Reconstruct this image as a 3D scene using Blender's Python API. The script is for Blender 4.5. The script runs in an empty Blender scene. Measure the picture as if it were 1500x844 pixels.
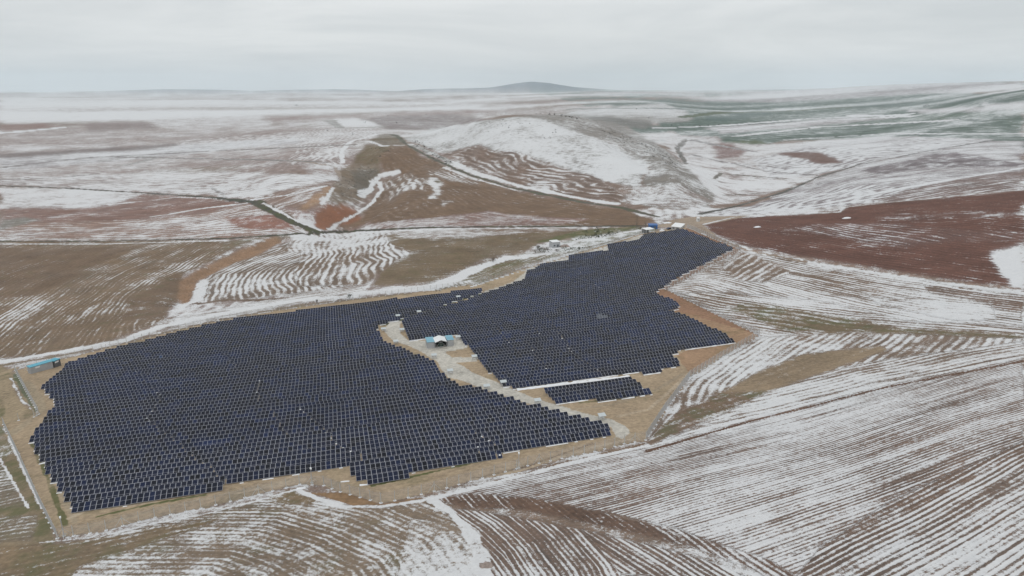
import bpy, math, random
import numpy as np
from mathutils import Vector, Matrix
scene = bpy.context.scene
rad = math.radians

# ---------------------------------------------------------------- camera
F = 1000.0; CX, CY = 750.0, 422.0
PITCH = rad(16.28); SP, CP = math.sin(PITCH), math.cos(PITCH)
CAMZ = 92.0
cam_data = bpy.data.cameras.new("camera")
cam = bpy.data.objects.new("camera", cam_data)
scene.collection.objects.link(cam)
cam_data.sensor_width = 36.0
cam_data.lens = 36.0 * F / 1500.0
cam_data.clip_start = 1.0
cam_data.clip_end = 90000.0
cam.location = (0, 0, CAMZ)
cam.rotation_euler = (rad(90) - PITCH, 0, 0)
scene.camera = cam

# ---------------------------------------------------------------- world (overcast), sun, exposure
world = bpy.data.worlds.new("World")
scene.world = world
world.use_nodes = True
wn, wl = world.node_tree.nodes, world.node_tree.links
wn.clear()
SUN_EL, SUN_AZ = rad(48), rad(200)
sky = wn.new('ShaderNodeTexSky'); sky.sky_type = 'NISHITA'; sky.sun_disc = False
sky.sun_elevation = SUN_EL; sky.sun_rotation = SUN_AZ; sky.dust_density = 3.0
tc = wn.new('ShaderNodeTexCoord')
mp = wn.new('ShaderNodeMapping'); mp.inputs['Scale'].default_value = (1.0, 1.0, 6.5)
wl.new(tc.outputs['Generated'], mp.inputs['Vector'])
nz = wn.new('ShaderNodeTexNoise'); nz.inputs['Scale'].default_value = 2.1
nz.inputs['Detail'].default_value = 5.0; nz.inputs['Roughness'].default_value = 0.58; nz.inputs['Distortion'].default_value = 0.5
wl.new(mp.outputs['Vector'], nz.inputs['Vector'])
cr = wn.new('ShaderNodeValToRGB')
cr.color_ramp.elements[0].position = 0.36; cr.color_ramp.elements[0].color = (6.35, 6.62, 6.74, 1)
cr.color_ramp.elements[1].position = 0.64; cr.color_ramp.elements[1].color = (7.95, 8.1, 8.1, 1)
wl.new(nz.outputs['Fac'], cr.inputs['Fac'])
# an overcast layer hides nearly all of the blue sky; it is a little brighter overhead
sep = wn.new('ShaderNodeSeparateXYZ'); wl.new(tc.outputs['Generated'], sep.inputs[0])
zr = wn.new('ShaderNodeMapRange'); zr.inputs['From Min'].default_value = 0.0; zr.inputs['From Max'].default_value = 1.0
zr.inputs['To Min'].default_value = 1.0; zr.inputs['To Max'].default_value = 1.45
wl.new(sep.outputs['Z'], zr.inputs['Value'])
vm = wn.new('ShaderNodeVectorMath'); vm.operation = 'SCALE'
wl.new(cr.outputs['Color'], vm.inputs[0]); wl.new(zr.outputs['Result'], vm.inputs['Scale'])
mx = wn.new('ShaderNodeMix'); mx.data_type = 'RGBA'; mx.inputs[0].default_value = 0.93
wl.new(sky.outputs['Color'], mx.inputs[6]); wl.new(vm.outputs[0], mx.inputs[7])
bg = wn.new('ShaderNodeBackground'); bg.inputs['Strength'].default_value = 0.1
wl.new(mx.outputs[2], bg.inputs['Color'])
wo = wn.new('ShaderNodeOutputWorld'); wl.new(bg.outputs[0], wo.inputs['Surface'])

sun_data = bpy.data.lights.new("sun", 'SUN'); sun_data.energy = 0.5; sun_data.angle = rad(25)
sun_data.color = (1.0, 0.97, 0.93)
sun = bpy.data.objects.new("sun", sun_data); scene.collection.objects.link(sun)
d = Vector((-math.sin(SUN_AZ) * math.cos(SUN_EL), -math.cos(SUN_AZ) * math.cos(SUN_EL), -math.sin(SUN_EL)))
sun.rotation_euler = d.to_track_quat('-Z', 'Y').to_euler()
scene.view_settings.view_transform = 'Standard'
scene.view_settings.look = 'None'
scene.view_settings.exposure = 0.0
scene.view_settings.gamma = 1.0
scene.cycles.volume_bounces = 1
scene.cycles.max_bounces = 5

# ---------------------------------------------------------------- terrain height field
def ray(px, py):
    u = (np.asarray(px, float) - CX) / F; v = (np.asarray(py, float) - CY) / F
    return u, CP - v * SP, SP + v * CP        # right, forward, drop per metre of depth
CTRL = [  # ground heights surveyed as (column, line, metres below the drone)
(0,545,102.5),(0,620,96),(20,700,90.5),
(750,844,74),(1100,844,70),(1500,844,64),(400,844,78),(0,844,82.5),(0,740,88),(1030,700,74.5),(1200,600,77),(1030,620,81),(1500,600,66),(1500,700,64),(1160,490,85.5),(1300,500,79),(1500,500,71),(1300,420,81),(1500,420,73),(1100,375,85),(1250,345,80),(1500,290,62),(1350,310,72),
(1025,325,88),(1100,305,92),(1050,292,98),
(300,440,107),(100,470,110),(0,500,112),(0,400,112),(200,360,112),(330,400,110),(450,400,104),(560,400,99),(640,415,97),(600,360,100),(760,372,97),(720,340,98),(850,340,95),(930,333,91),
(470,340,112),(200,350,116),(0,352,118),(650,320,98),(800,310,96),(900,305,94),(600,270,94),(700,262,94),(520,290,105),(545,262,107),(505,243,95),(480,290,99),(500,320,112),(560,230,88),
(320,292,112),(0,272,118),(200,240,120),(0,220,122),(350,215,115),(580,197,90),(500,190,100),(100,190,118),(400,175,105),(620,172,100),
(0,165,100),(250,160,100),(500,155,95),(700,152,80),
(650,225,86),(650,188,76),(685,180,67),(720,173,56),(755,171,49),(800,170.5,47),(850,172.5,49),('d',740,1420,64),('d',800,1370,64),('d',860,1380,66),(900,190,61),(950,215,73),(1000,255,79),(830,230,75),(760,258,92),(930,270,84),(980,300,89),(760,212,66),
('d',620,1500,98),('d',700,1700,98),('d',800,1700,96),('d',900,1500,96),('d',980,1150,98),
('d',0,9000,85),('d',250,9500,80),('d',500,10000,75),('d',750,9000,70),('d',950,9000,40),('d',1150,8500,20),('d',1300,8500,-50),('d',1500,8500,-60),
('d',0,20000,80),('d',500,20000,80),('d',1000,20000,80),('d',1500,20000,20),
(850,158,72),(940,160,70),
(1000,225,98),(1050,260,100),(990,195,100),(1100,250,98),(1200,262,92),(1180,215,92),(1300,240,76),(1450,207,62),(1500,240,60),(1400,270,66),(1200,300,82),
(1080,200,92),(1250,190,86),(1500,190,62),(1150,165,88),(1350,150,50),(1500,145,20),(1050,155,90),(1250,140,40),
('w',0,0,62),('w',-300,-200,70),('w',300,-200,50),('w',0,-2000,60),('w',-2500,0,110),('w',2500,0,40),('w',0,45,68),
]
# the plant's ground is one smooth tilted sheet (cubic in x, y), sampled into the survey points
PLANT = [93.164,-7.9353,8.1247,-1.1655,-3.2631,-8.657,-0.3685,-1.2219,-6.896,4.1615,7.0985,1.3734,-7.1108]
def plant_drop(x, y):
    X = x / 150; Y = (y - 250) / 150
    return float(np.dot(PLANT, [1, X, Y, X*X, X*Y, Y*Y, X**3, X*X*Y, X*Y*Y, Y**3, Y**4*.5, X*Y**3*.5, X*X*Y*Y*.5]))
for line_, c0, c1 in ((745,60,380),(705,50,800),(660,30,940),(620,35,980),(580,35,1000),(540,50,1050),(500,170,1110),(470,320,1060),(440,470,1000),(410,700,1010),(380,840,1070),(355,910,1050),(338,960,1010)):
    k_ = max(2, round((c1 - c0) / 85) + 1)
    for q_ in range(k_):
        px_ = c0 + (c1 - c0) * q_ / (k_ - 1); u_, v_ = (px_ - CX) / F, (line_ - CY) / F; a, b, dd = u_, CP - v_ * SP, SP + v_ * CP; t = 88 / dd
        for _ in range(40): t += .5 * (plant_drop(a * t, b * t) - dd * t) / dd
        CTRL.append((px_, line_, dd * t))
PTS, HTS = [], []
for c in CTRL:
    if c[0] == 'w': x, y, h = c[1:]
    elif c[0] == 'd': x, y, h = (c[1] - CX) / F * c[2], c[2], c[3]
    else:
        a, b, dd = ray(c[0], c[1]); t = c[2] / dd; x, y, h = a * t, b * t, c[2]
    PTS.append((x, y)); HTS.append(h)
PTS = np.array(PTS, float); HTS = np.array(HTS, float)
def warp(x, y):
    r = np.hypot(x, y) + 30
    s = np.log(r / 30) / r
    return np.stack([x * s, y * s], -1)
WP = warp(PTS[:, 0], PTS[:, 1]); NC = len(PTS)
def phi(d2): return 0.5 * d2 * np.log(d2 + 1e-9)
AM = np.zeros((NC + 3, NC + 3)); D2 = ((WP[:, None] - WP[None]) ** 2).sum(-1)
AM[:NC, :NC] = phi(D2) + np.eye(NC) * 4e-4
AM[:NC, NC] = 1; AM[:NC, NC + 1:] = WP; AM[NC, :NC] = 1; AM[NC + 1:, :NC] = WP.T
COEF = np.linalg.solve(AM, np.r_[HTS, 0, 0, 0])

def hash2(ix, iy, seed):
    n = (ix.astype(np.int64) * 374761393 + iy.astype(np.int64) * 668265263 + seed * 1442695041) & 0xffffffff
    n = ((n ^ (n >> 13)) * 1274126177) & 0xffffffff
    return ((n ^ (n >> 16)) & 0xffff) / 65535.0
def vnoise(x, y, seed=0):
    ix, iy = np.floor(x), np.floor(y); fx, fy = x - ix, y - iy
    fx = fx * fx * (3 - 2 * fx); fy = fy * fy * (3 - 2 * fy)
    a = hash2(ix, iy, seed); b = hash2(ix + 1, iy, seed); c = hash2(ix, iy + 1, seed); d_ = hash2(ix + 1, iy + 1, seed)
    return (a + (b - a) * fx) * (1 - fy) + (c + (d_ - c) * fx) * fy - 0.5
def fbm(x, y, seed=0, octv=3):
    s = 0.0; a = 1.0
    for k in range(octv):
        s = s + a * vnoise(x * 2 ** k + 17.3 * k, y * 2 ** k - 9.1 * k, seed + k); a *= 0.5
    return s
def sstep(a, b, x):
    t = np.clip((x - a) / (b - a), 0, 1); return t * t * (3 - 2 * t)
def bump(x, y, cx, cy, sx, sy, ang):
    c, s = math.cos(ang), math.sin(ang); u = (x - cx) * c + (y - cy) * s; v = -(x - cx) * s + (y - cy) * c
    return np.exp(-(u / sx) ** 2 - (v / sy) ** 2)
CARVES = []     # (line of ground points, half width, depth) of creeks and gullies, filled in below
def height(x, y):
    x = np.asarray(x, float); y = np.asarray(y, float); sh = x.shape
    xf, yf = x.ravel(), y.ravel(); w = warp(xf, yf); out = np.empty(len(w))
    for i in range(0, len(w), 30000):
        q = w[i:i + 30000]; d2 = (q[:, 0:1] - WP[:, 0][None]) ** 2 + (q[:, 1:2] - WP[:, 1][None]) ** 2
        out[i:i + 30000] = phi(d2) @ COEF[:NC] + COEF[NC] + q @ COEF[NC + 1:]
    z = CAMZ - out
    r = np.hypot(xf, yf)
    amp = sstep(450, 2500, r)
    z = z + amp * (7 * fbm(xf / 420, yf / 420, 3, 3) + sstep(2500, 8000, r) * (34 * fbm(xf / 2600 + 3, yf / 1700, 9, 3)))
    z = z + sstep(520, 800, r) * 5.0 * fbm(xf / 90, yf / 90, 21, 3) * bump(xf, yf, 80, 950, 330, 420, 0.0)
    # low wooded mountain on the horizon and fainter ones beside it
    z = z + 130 * bump(xf, yf, 400, 14500, 700, 1400, 0) + 75 * bump(xf, yf, 750, 14200, 1500, 1500, 0) + 60 * bump(xf, yf, -1300, 14500, 1100, 1200, 0)
    z = z + 70 * bump(xf, yf, -4200, 16500, 1700, 1500, 0) + 60 * bump(xf, yf, -7600, 16000, 1500, 1200, 0)
    for g, w, dp in CARVES:
        lo = g.min(0) - 3 * w; hi = g.max(0) + 3 * w
        m = np.nonzero((xf > lo[0]) & (xf < hi[0]) & (yf > lo[1]) & (yf < hi[1]))[0]
        if len(m): z[m] -= dp * np.exp(-(seg_dist(xf[m], yf[m], g) / w) ** 2) * (1 + .8 * fbm(xf[m] / w / 1.5, yf[m] / w / 1.5, 99))
    return z.reshape(sh)

# a sampled copy of the height field for the many look-ups below
def ground_pt(px, py, lift=0.0):
    px = np.atleast_1d(np.asarray(px, float)); py = np.atleast_1d(np.asarray(py, float))
    a, b, dd = ray(px, py)
    t = 40.0 * np.ones_like(a); t_lo = t.copy(); done = np.zeros(len(a), bool); t_hi = t * 1.0
    for k in range(260):
        tn = t * 1.025
        below = (CAMZ - dd * tn) <= height(a * tn, b * tn) + lift
        newly = below & ~done
        t_lo[newly] = t[newly]; t_hi[newly] = tn[newly]; done |= newly
        t = tn
        if done.all() or t[0] > 19000: break
    t_lo[~done] = 18000; t_hi[~done] = 18000
    for k in range(14):
        m = (t_lo + t_hi) / 2
        below = (CAMZ - dd * m) <= height(a * m, b * m) + lift
        t_hi = np.where(below, m, t_hi); t_lo = np.where(below, t_lo, m)
    t = (t_lo + t_hi) / 2
    return a * t, b * t
def dens(poly, step=12.0, closed=True):
    out = []; n = len(poly)
    for i in range(n if closed else n - 1):
        (x0, y0), (x1, y1) = poly[i], poly[(i + 1) % n]
        k = max(1, int(math.hypot(x1 - x0, y1 - y0) / step))
        for j in range(k): out.append((x0 + (x1 - x0) * j / k, y0 + (y1 - y0) * j / k))
    if not closed: out.append(poly[-1])
    return out
def wpoly(poly, closed=True, lift=0.0, step=12.0):
    q = dens(poly, step, closed)
    x, y = ground_pt([p[0] for p in q], [p[1] for p in q], lift)
    return np.stack([x, y], -1)
def inside(x, y, poly):
    res = np.zeros(len(x), bool)
    x0, y0 = poly.min(0); x1, y1 = poly.max(0)
    idx = np.nonzero((x >= x0) & (x <= x1) & (y >= y0) & (y <= y1))[0]
    if len(idx) == 0: return res
    xs, ys = x[idx], y[idx]; c = np.zeros(len(idx), bool); j = len(poly) - 1
    for i in range(len(poly)):
        xi, yi = poly[i]; xj, yj = poly[j]
        if yi != yj:
            c ^= ((yi > ys) != (yj > ys)) & (xs < (xj - xi) * (ys - yi) / (yj - yi) + xi)
        j = i
    res[idx] = c
    return res
def seg_dist(x, y, line):
    best = np.full(len(x), 1e18)
    for i in range(len(line) - 1):
        a, b = line[i], line[i + 1]; dx, dy = b - a; L = dx * dx + dy * dy + 1e-9
        t = np.clip(((x - a[0]) * dx + (y - a[1]) * dy) / L, 0, 1)
        dd = (x - a[0] - t * dx) ** 2 + (y - a[1] - t * dy) ** 2
        best = np.minimum(best, dd)
    return np.sqrt(best)

_cv = []
for path, w, dp in (([(480,336),(525,312),(545,297),(560,278),(556,266),(575,253)], 22, 8), ([(410,350),(372,364),(330,383),(292,402),(268,425),(262,442)], 7, 3.2), ([(905,212),(948,240),(960,268),(935,290)], 16, 4.5), ([(1003,205),(992,218),(1000,232),(1005,240)], 14, 3),
                    ([(985,228),(1000,250),(1010,280)], 14, 3.5), ([(320,292),(375,297),(400,309),(425,324),(466,341)], 5, 1.2), ([(860,180),(905,196),(940,222)], 14, 4)):
    _cv.append((wpoly(path, closed=False), w, dp))
CARVES += _cv
# ---------------------------------------------------------------- ground cover map
# fields and tracks: outline, soil colour, snow cover 0..1, grass 0..1, furrow guide line, furrow spacing (m), furrow strength
BR = (.225, .145, .092); RB = (.27, .155, .12); PK = (.33, .245, .215); TAN = (.47, .36, .245); OL = (.15, .125, .075)
DK = (.085, .08, .065); RED = (.175, .085, .063); GRN = (.115, .16, .13); PU = (.30, .25, .25); GREY = (.24, .21, .18)
FENCE_PX = [(22,543),(40,538),(110,522),(200,499),(300,474),(400,456),(500,441),(600,429),(690,417),(705,417),(757,397),(830,376),(890,358),(943,342),(985,334),(1006,334),(1085,366),(1040,388),(975,424),(1045,459),(1112,492),(1060,522),(1010,553),(975,600),(946,645),(916,650),(866,663),(779,681),(723,696),(644,718),(582,733),(558,737),(528,729),(499,721),(473,711),(439,710),(368,727),(300,744),(225,759),(148,779),(84,789),(45,705),(5,622),(57,607)]
FIELDS = [
# ---- far right: green winter crops in bands
([(960,178),(1010,160),(1060,148),(1180,146),(1320,136),(1500,138),(1500,205),(1320,200),(1150,207),(1085,218),(1050,205),(985,196)], GRN, .22, .3, [(1000,180),(1500,172)], 60, .8),
([(1240,150),(1500,143),(1500,150),(1260,158)], (.09,.135,.11), .2, .3, None, 1, 0),
([(1020,176),(1110,160),(1130,168),(1060,178)], (.09,.14,.12), .15, .3, None, 1, 0),
([(880,150),(1000,148),(1060,150),(1020,160),(900,158)], (.12,.16,.14), .25, .5, [(880,152),(1060,152)], 60, .6),
([(1085,190),(1300,168),(1500,160),(1500,168),(1300,180),(1120,196)], (.12,.17,.13), .35, .4, [(1085,190),(1300,175)], 40, .6),
([(1030,188),(1250,172),(1320,172),(1180,186),(1060,196)], PU, .72, .1, [(1030,190),(1250,175)], 25, .6),
([(1000,198),(1050,200),(1078,216),(1064,222),(1000,212)], (.28,.2,.18), .62, 0, [(1000,200),(1078,214)], 20, .6),
([(1060,208),(1120,206),(1128,212),(1100,220),(1072,217)], (.07,.13,.08), .06, 1, None, 1, 0),
([(1140,150),(1340,138),(1500,132),(1500,121),(1300,122),(1180,130),(1080,140),(1020,148)], PU, .78, .1, [(1100,145),(1500,130)], 120, .8),
([(1430,152),(1500,150),(1500,157),(1445,158)], PU, .95, 0, None, 1, 0),
([(1330,160),(1500,156),(1500,160),(1350,166)], PU, .85, 0, None, 1, 0),
# ---- far left bands
([(0,147),(300,146),(560,149),(720,152),(700,157),(560,164),(300,171),(150,177),(0,182)], (.42,.36,.33), .95, 0, [(0,150),(700,152)], 150, .6),
([(0,182),(60,180),(90,186),(0,196)], RB, .3, 0, None, 1, 0),
([(0,196),(90,186),(150,178),(220,178),(235,190),(130,196),(60,203),(0,212)], PK, .45, 0, [(0,200),(200,186)], 30, .5),
([(127,181),(215,178),(232,188),(130,194)], (.27,.2,.18), .3, 0, None, 1, 0),
([(232,188),(225,180),(380,175),(400,184),(300,190)], PK, .74, 0, [(225,185),(400,180)], 25, .5),
([(0,212),(60,203),(235,190),(300,190),(430,184),(500,195),(340,205),(200,216),(0,229)], PK, .5, 0, [(0,215),(300,195)], 30, .5),
([(0,226),(200,214),(330,205),(200,220),(0,232)], (.22,.17,.155), .12, 0, None, 1, 0),
([(0,232),(200,220),(340,205),(480,196),(540,192),(530,204),(380,214),(180,236),(0,250)], PU, .68, 0, [(0,238),(340,210)], 40, .5),
([(260,206),(330,200),(470,190),(540,192),(480,200),(420,204),(270,212)], PK, .6, 0, [(300,170),(270,230)], 24, .9),
([(380,170),(560,168),(600,163),(700,160),(760,162),(670,168),(500,173),(400,178)], (.30,.2,.17), .35, 0, None, 1, 0),
([(0,250),(180,236),(380,214),(530,204),(520,225),(440,240),(300,245),(140,258),(0,264)], PK, .52, .1, [(0,255),(440,225)], 22, .6),
([(0,262),(140,256),(330,252),(480,256),(505,262),(470,268),(360,290),(320,286),(150,277),(0,271)], PK, .8, 0, [(0,266),(480,262)], 13, .8),
([(0,275),(150,279),(215,284),(150,302),(60,308),(0,305)], PK, .86, 0, [(0,285),(200,290)], 20, .3),
([(0,305),(100,305),(160,300),(215,284),(320,290),(375,297),(300,312),(220,321),(60,326),(0,324)], RB, .32, 0, [(0,318),(320,296)], 9, .6),
([(0,324),(60,326),(220,321),(300,312),(372,297),(400,312),(456,341),(300,349),(0,352)], (.32,.2,.15), .46, .05, [(0,345),(380,325)], 9, .7),
([(330,322),(400,313),(440,335),(380,337),(340,333)], (.32,.15,.105), .25, 0, None, 1, 0),
([(0,322),(40,316),(60,322),(0,338)], GREY, .4, .4, None, 1, 0),
([(370,296),(470,266),(500,272),(490,300),(460,337),(430,325),(400,307)], (.3,.2,.155), .42, .1, [(370,296),(470,266)], 9, .6),
([(475,272),(488,276),(470,300),(445,312),(425,310),(455,296)], (.42,.27,.17), .05, 0, None, 1, 0),
([(420,300),(455,312),(485,305),(470,335),(440,326)], (.34,.22,.19), .62, 0, None, 1, 0),
([(484,302),(505,299),(527,310),(522,322),(490,335),(470,338),(458,329)], (.33,.15,.085), .10, 0, None, 1, 0),
# ---- parcels left of the ridge
([(430,190),(560,188),(552,200),(500,215),(498,240),(470,246),(420,240),(440,215)], PK, .62, .05, [(560,190),(515,205),(500,225),(505,242)], 10, .8),
([(440,240),(500,240),(515,246),(490,262),(450,252)], PK, .75, 0, None, 1, 0),
([(483,175),(520,173),(567,184),(497,188)], PK, .93, 0, None, 1, 0),
([(530,174),(570,170),(670,167),(735,177),(650,190),(570,190)], (.26,.205,.19), .28, 0, [(530,175),(670,172)], 25, .4),
([(553,198),(575,196),(592,213),(548,212),(540,206)], (.2,.15,.10), .3, .35, None, 1, 0),
([(540,213),(575,213),(570,225),(555,240),(518,242),(526,226)], (.21,.15,.09), .12, .4, [(530,240),(570,215)], 9, .3),
([(500,246),(520,241),(552,240),(560,250),(545,266),(532,284),(520,298),(500,300),(486,297),(480,284),(495,262)], (.235,.175,.12), .26, .2, None, 1, 0),
([(515,250),(548,246),(556,254),(540,266),(528,280),(516,272)], (.18,.15,.115), .2, .25, None, 1, 0),
# ---- brown bowl in the centre
([(571,216),(596,214),(612,226),(650,243),(700,264),(760,281),(850,300),(908,307),(962,322),(940,331),(640,331),(490,337),(526,320),(545,300),(562,282),(600,262),(563,250),(556,240)], BR, .10, .12, [(610,228),(700,268),(800,294),(908,309)], 7, .5),
([(560,262),(600,254),(620,262),(618,280),(590,282),(570,300),(562,290)], BR, .42, 0, [(562,258),(560,275),(566,290),(575,302)], 8, 1),
([(500,336),(540,330),(590,323),(660,316),(710,308),(740,314),(800,318),(870,322),(820,329),(720,331),(640,332)], RB, .5, 0, [(520,332),(720,322)], 3.4, .8),
([(612,246),(650,246),(700,266),(700,275),(640,258)], BR, .38, 0, [(612,240),(700,270)], 5, .9),
([(622,261),(640,260),(655,268),(642,276),(640,292),(628,292),(632,276)], BR, .86, 0, None, 1, 0),
([(634,264),(654,266),(642,270)], OL, .15, .6, None, 1, 0),
([(650,300),(662,293),(655,305)], BR, .9, 0, None, 1, 0),
# ---- field between track and ridge
([(646,226),(700,214),(760,225),(820,242),(880,262),(912,290),(905,299),(800,283),(740,268),(690,245)], (.235,.16,.12), .33, .05, [(650,234),(700,254),(760,272),(850,290),(905,299)], 9, 1),
([(590,202),(640,188),(700,178),(760,171),(800,176),(840,192),(900,212),(946,238),(938,268),(925,276),(880,262),(820,242),(760,225),(700,213),(650,224),(620,216)], GREY, .86, .1, None, 1, 0),
([(758,169),(850,167),(905,180),(960,208),(1000,240),(1045,282),(1050,300),(1000,309),(940,303),(908,292),(925,274),(944,268),(948,240),(905,212),(840,192),(800,177)], (.25,.22,.19), .48, .1, None, 1, 0),
([(930,270),(1000,272),(1050,298),(1000,308),(905,296)], (.27,.21,.18), .6, .1, None, 1, 0),
([(830,165),(910,155),(975,152),(1010,166),(1012,178),(960,180),(900,178)], GREY, .72, .1, None, 1, 0),
([(840,168),(900,172),(960,180),(940,190),(900,182)], (.2,.19,.17), .35, .2, None, 1, 0),
# ---- valley floor and right hand slopes
([(962,196),(990,192),(1010,202),(1040,205),(1100,212),(1200,208),(1230,245),(1190,264),(1100,292),(1048,302),(1040,280),(1000,240)], PK, .80, .05, [(1040,225),(1200,235)], 18, .5),
([(1040,215),(1060,210),(1095,222),(1080,230),(1050,232)], (.25,.15,.13), .3, 0, None, 1, 0),
([(1100,235),(1200,206),(1300,199),(1462,204),(1400,216),(1300,232),(1200,256),(1130,262)], PU, .78, 0, [(1100,240),(1200,216),(1300,210),(1460,207)], 14, 1),
([(1130,224),(1200,222),(1238,238),(1205,241),(1165,232)], (.2,.115,.09), .1, 0, None, 1, 0),
([(1030,318),(1022,310),(1100,302),(1150,284),(1205,260),(1260,242),(1360,222),(1450,207),(1500,206),(1500,274),(1300,296),(1100,314)], PU, .66, .1, [(1030,318),(1150,290),(1260,262),(1400,245),(1500,242)], 9, .8),
([(1260,250),(1380,222),(1470,235),(1500,240),(1480,245),(1360,245),(1300,255)], (.23,.19,.195), .38, 0, [(1300,225),(1340,252)], 14, .5),
([(1270,292),(1400,260),(1500,250),(1500,276),(1300,297)], (.24,.17,.15), .42, .1, [(1270,290),(1500,256)], 7, .9),
([(1032,331),(1080,319),(1150,316),(1228,311),(1236,304),(1300,298),(1500,279),(1500,421),(1420,415),(1300,397),(1200,381),(1100,363),(1045,343)], RED, .05, 0, [(1040,343),(1300,397),(1500,421)], 3.5, .8),
([(1150,335),(1200,328),(1300,326),(1430,338),(1500,340),(1500,352),(1390,352),(1330,362),(1230,348)], RED, .40, 0, [(1150,330),(1300,362)], 4, .9),
([(1280,318),(1500,312),(1500,318),(1300,322)], RED, .25, 0, None, 1, 0),
([(1062,330),(1110,328),(1118,332),(1100,336)], RED, .12, 0, None, 1, 0),
([(1453,369),(1500,357),(1500,424),(1484,416),(1468,400)], PU, .98, 0, None, 1, 0),
# ---- right of the plant
([(1082,368),(1120,373),(1200,388),(1340,410),(1500,432),(1500,540),(1400,520),(1120,492),(985,432),(975,424),(1040,390)], BR, .68, .1, [(1085,368),(1200,390),(1340,412),(1500,434)], 2.6, 1),
([(1085,368),(1110,375),(1160,400),(1120,415),(1080,410),(1060,392)], (.24,.165,.115), .52, .1, [(1085,368),(990,428)], 4, .8),
([(1350,415),(1500,434),(1500,458),(1440,450),(1360,430)], (.22,.14,.10), .45, .1, [(1350,415),(1500,434)], 3, .9),
([(1260,424),(1350,428),(1450,445),(1460,468),(1400,470),(1290,448)], BR, .84, 0, [(1260,424),(1450,450)], 3, .6),
([(985,430),(1060,428),(1200,440),(1330,470),(1500,478),(1500,500),(1240,492),(1115,494)], BR, .55, .25, [(985,426),(1060,440),(1250,466),(1500,486)], 3.0, 1),
([(1060,450),(1120,444),(1230,465),(1330,482),(1500,490),(1500,500),(1240,490),(1140,482)], (.22,.16,.095), .2, .5, [(985,426),(1060,440),(1250,466),(1500,486)], 4.4, .8),
([(1115,494),(1250,486),(1500,496),(1500,542),(1300,530),(1160,560),(1050,615),(946,650),(975,600),(1010,553),(1060,522)], BR, .62, .18, [(1115,493),(1060,524),(1012,556),(978,604),(948,650)], 2.6, .8),
([(1060,575),(1110,545),(1180,518),(1290,507),(1300,513),(1240,535),(1170,560),(1110,580),(1065,588)], (.33,.245,.16), .10, .1, [(1060,580),(1290,507)], 4, .4),
([(946,648),(990,605),(1060,575),(1130,573),(1060,605),(1000,630),(955,652)], BR, .30, .5, [(948,650),(1100,590)], 3, .6),
([(1130,572),(1200,548),(1300,526),(1500,500),(1500,532),(1300,563),(1100,612),(960,652),(1040,615)], BR, .62, .1, [(950,655),(1100,612),(1300,561),(1500,523)], 2.4, 1),
# ---- long field below the plant
([(632,729),(700,713),(860,672),(940,656),(1100,611),(1300,562),(1500,524),(1500,645),(1400,694),(1300,738),(1200,800),(1165,846),(1120,846),(1060,806),(1000,775),(900,752),(760,735)], (.215,.135,.095), .60, 0, [(940,656),(1300,562)], .85, 1.15),
([(632,729),(700,722),(780,730),(900,755),(1000,777),(1060,800),(1130,822),(1165,844),(1150,860),(1100,834),(1020,805),(940,783),(860,766),(760,746),(680,744)], (.17,.10,.066), .33, 0, [(760,740),(800,775)], 1.1, .85),
([(632,729),(652,744),(700,748),(760,758),(860,778),(960,802),(1060,832),(1130,860),(1100,900),(720,900),(718,844),(700,800),(665,760)], (.20,.125,.085), .56, 0, [(652,744),(700,775),(738,812),(768,855),(785,900)], .92, 1.35),
([(850,775),(960,800),(1060,830),(1140,870),(1100,900),(960,900),(900,830)], (.20,.125,.085), .54, 0, [(850,772),(980,850)], .95, 1.35),
([(1150,860),(1165,846),(1200,800),(1300,735),(1400,692),(1500,645),(1500,668),(1420,710),(1340,750),(1260,800),(1200,850),(1180,870)], (.20,.125,.085), .46, 0, [(1200,846),(1500,690)], 1.0, 1.1),
([(1180,870),(1200,846),(1260,800),(1340,750),(1420,708),(1500,665),(1700,600),(1700,900)], (.205,.13,.088), .60, 0, [(1200,846),(1500,690)], 1.0, 1.3),
([(-150,812),(0,796),(84,795),(148,786),(225,766),(300,752),(368,735),(430,719),(450,722),(480,735),(520,742),(560,745),(632,731),(665,762),(700,800),(718,844),(720,900),(-150,900)], (.235,.165,.105), .60, .3, [(330,742),(430,742),(520,765),(600,800),(640,850)], 1.3, .6),
([(-150,812),(0,800),(100,795),(200,775),(330,760),(240,790),(120,830),(60,900),(-150,900)], (.25,.18,.11), .30, .45, [(84,795),(330,745)], 2, .6),
([(600,760),(660,765),(700,800),(716,844),(720,900),(560,900),(590,820)], (.25,.18,.12), .74, .1, [(330,742),(430,742),(520,765),(600,800),(640,850)], 1.5, .4),
([(395,726),(432,716),(470,735),(440,738),(400,736)], (.25,.18,.11), .4, .5, None, 1, 0),
# ---- left of the plant
([(-200,528),(0,530),(22,545),(57,607),(5,622),(-200,640)], (.36,.28,.18), .10, .5, None, 1, 0),
([(-200,640),(5,622),(45,705),(84,789),(84,795),(0,800),(-200,830)], (.29,.22,.14), .3, .6, None, 1, 0),
([(-200,650),(-10,655),(18,700),(42,742),(-200,760)], (.22,.17,.115), .5, .4, [(-60,740),(40,720)], 1.7, .9),
([(-200,765),(52,755),(50,790),(-200,812)], (.22,.17,.115), .5, .3, [(-60,780),(50,760)], 1.7, .9),
([(-200,355),(330,352),(350,360),(310,382),(268,402),(258,438),(236,470),(160,499),(80,518),(-200,545)], (.24,.165,.105), .30, .25, [(70,520),(130,455),(190,410),(270,370)], 2.6, .85),
([(-60,365),(200,362),(140,390),(60,430),(0,440)], (.22,.15,.10), .16, .2, [(70,520),(130,455),(190,410),(270,370)], 3.2, .6),
([(190,440),(262,400),(262,432),(236,468),(180,470)], (.22,.15,.10), .14, .3, None, 1, 0),
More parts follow.
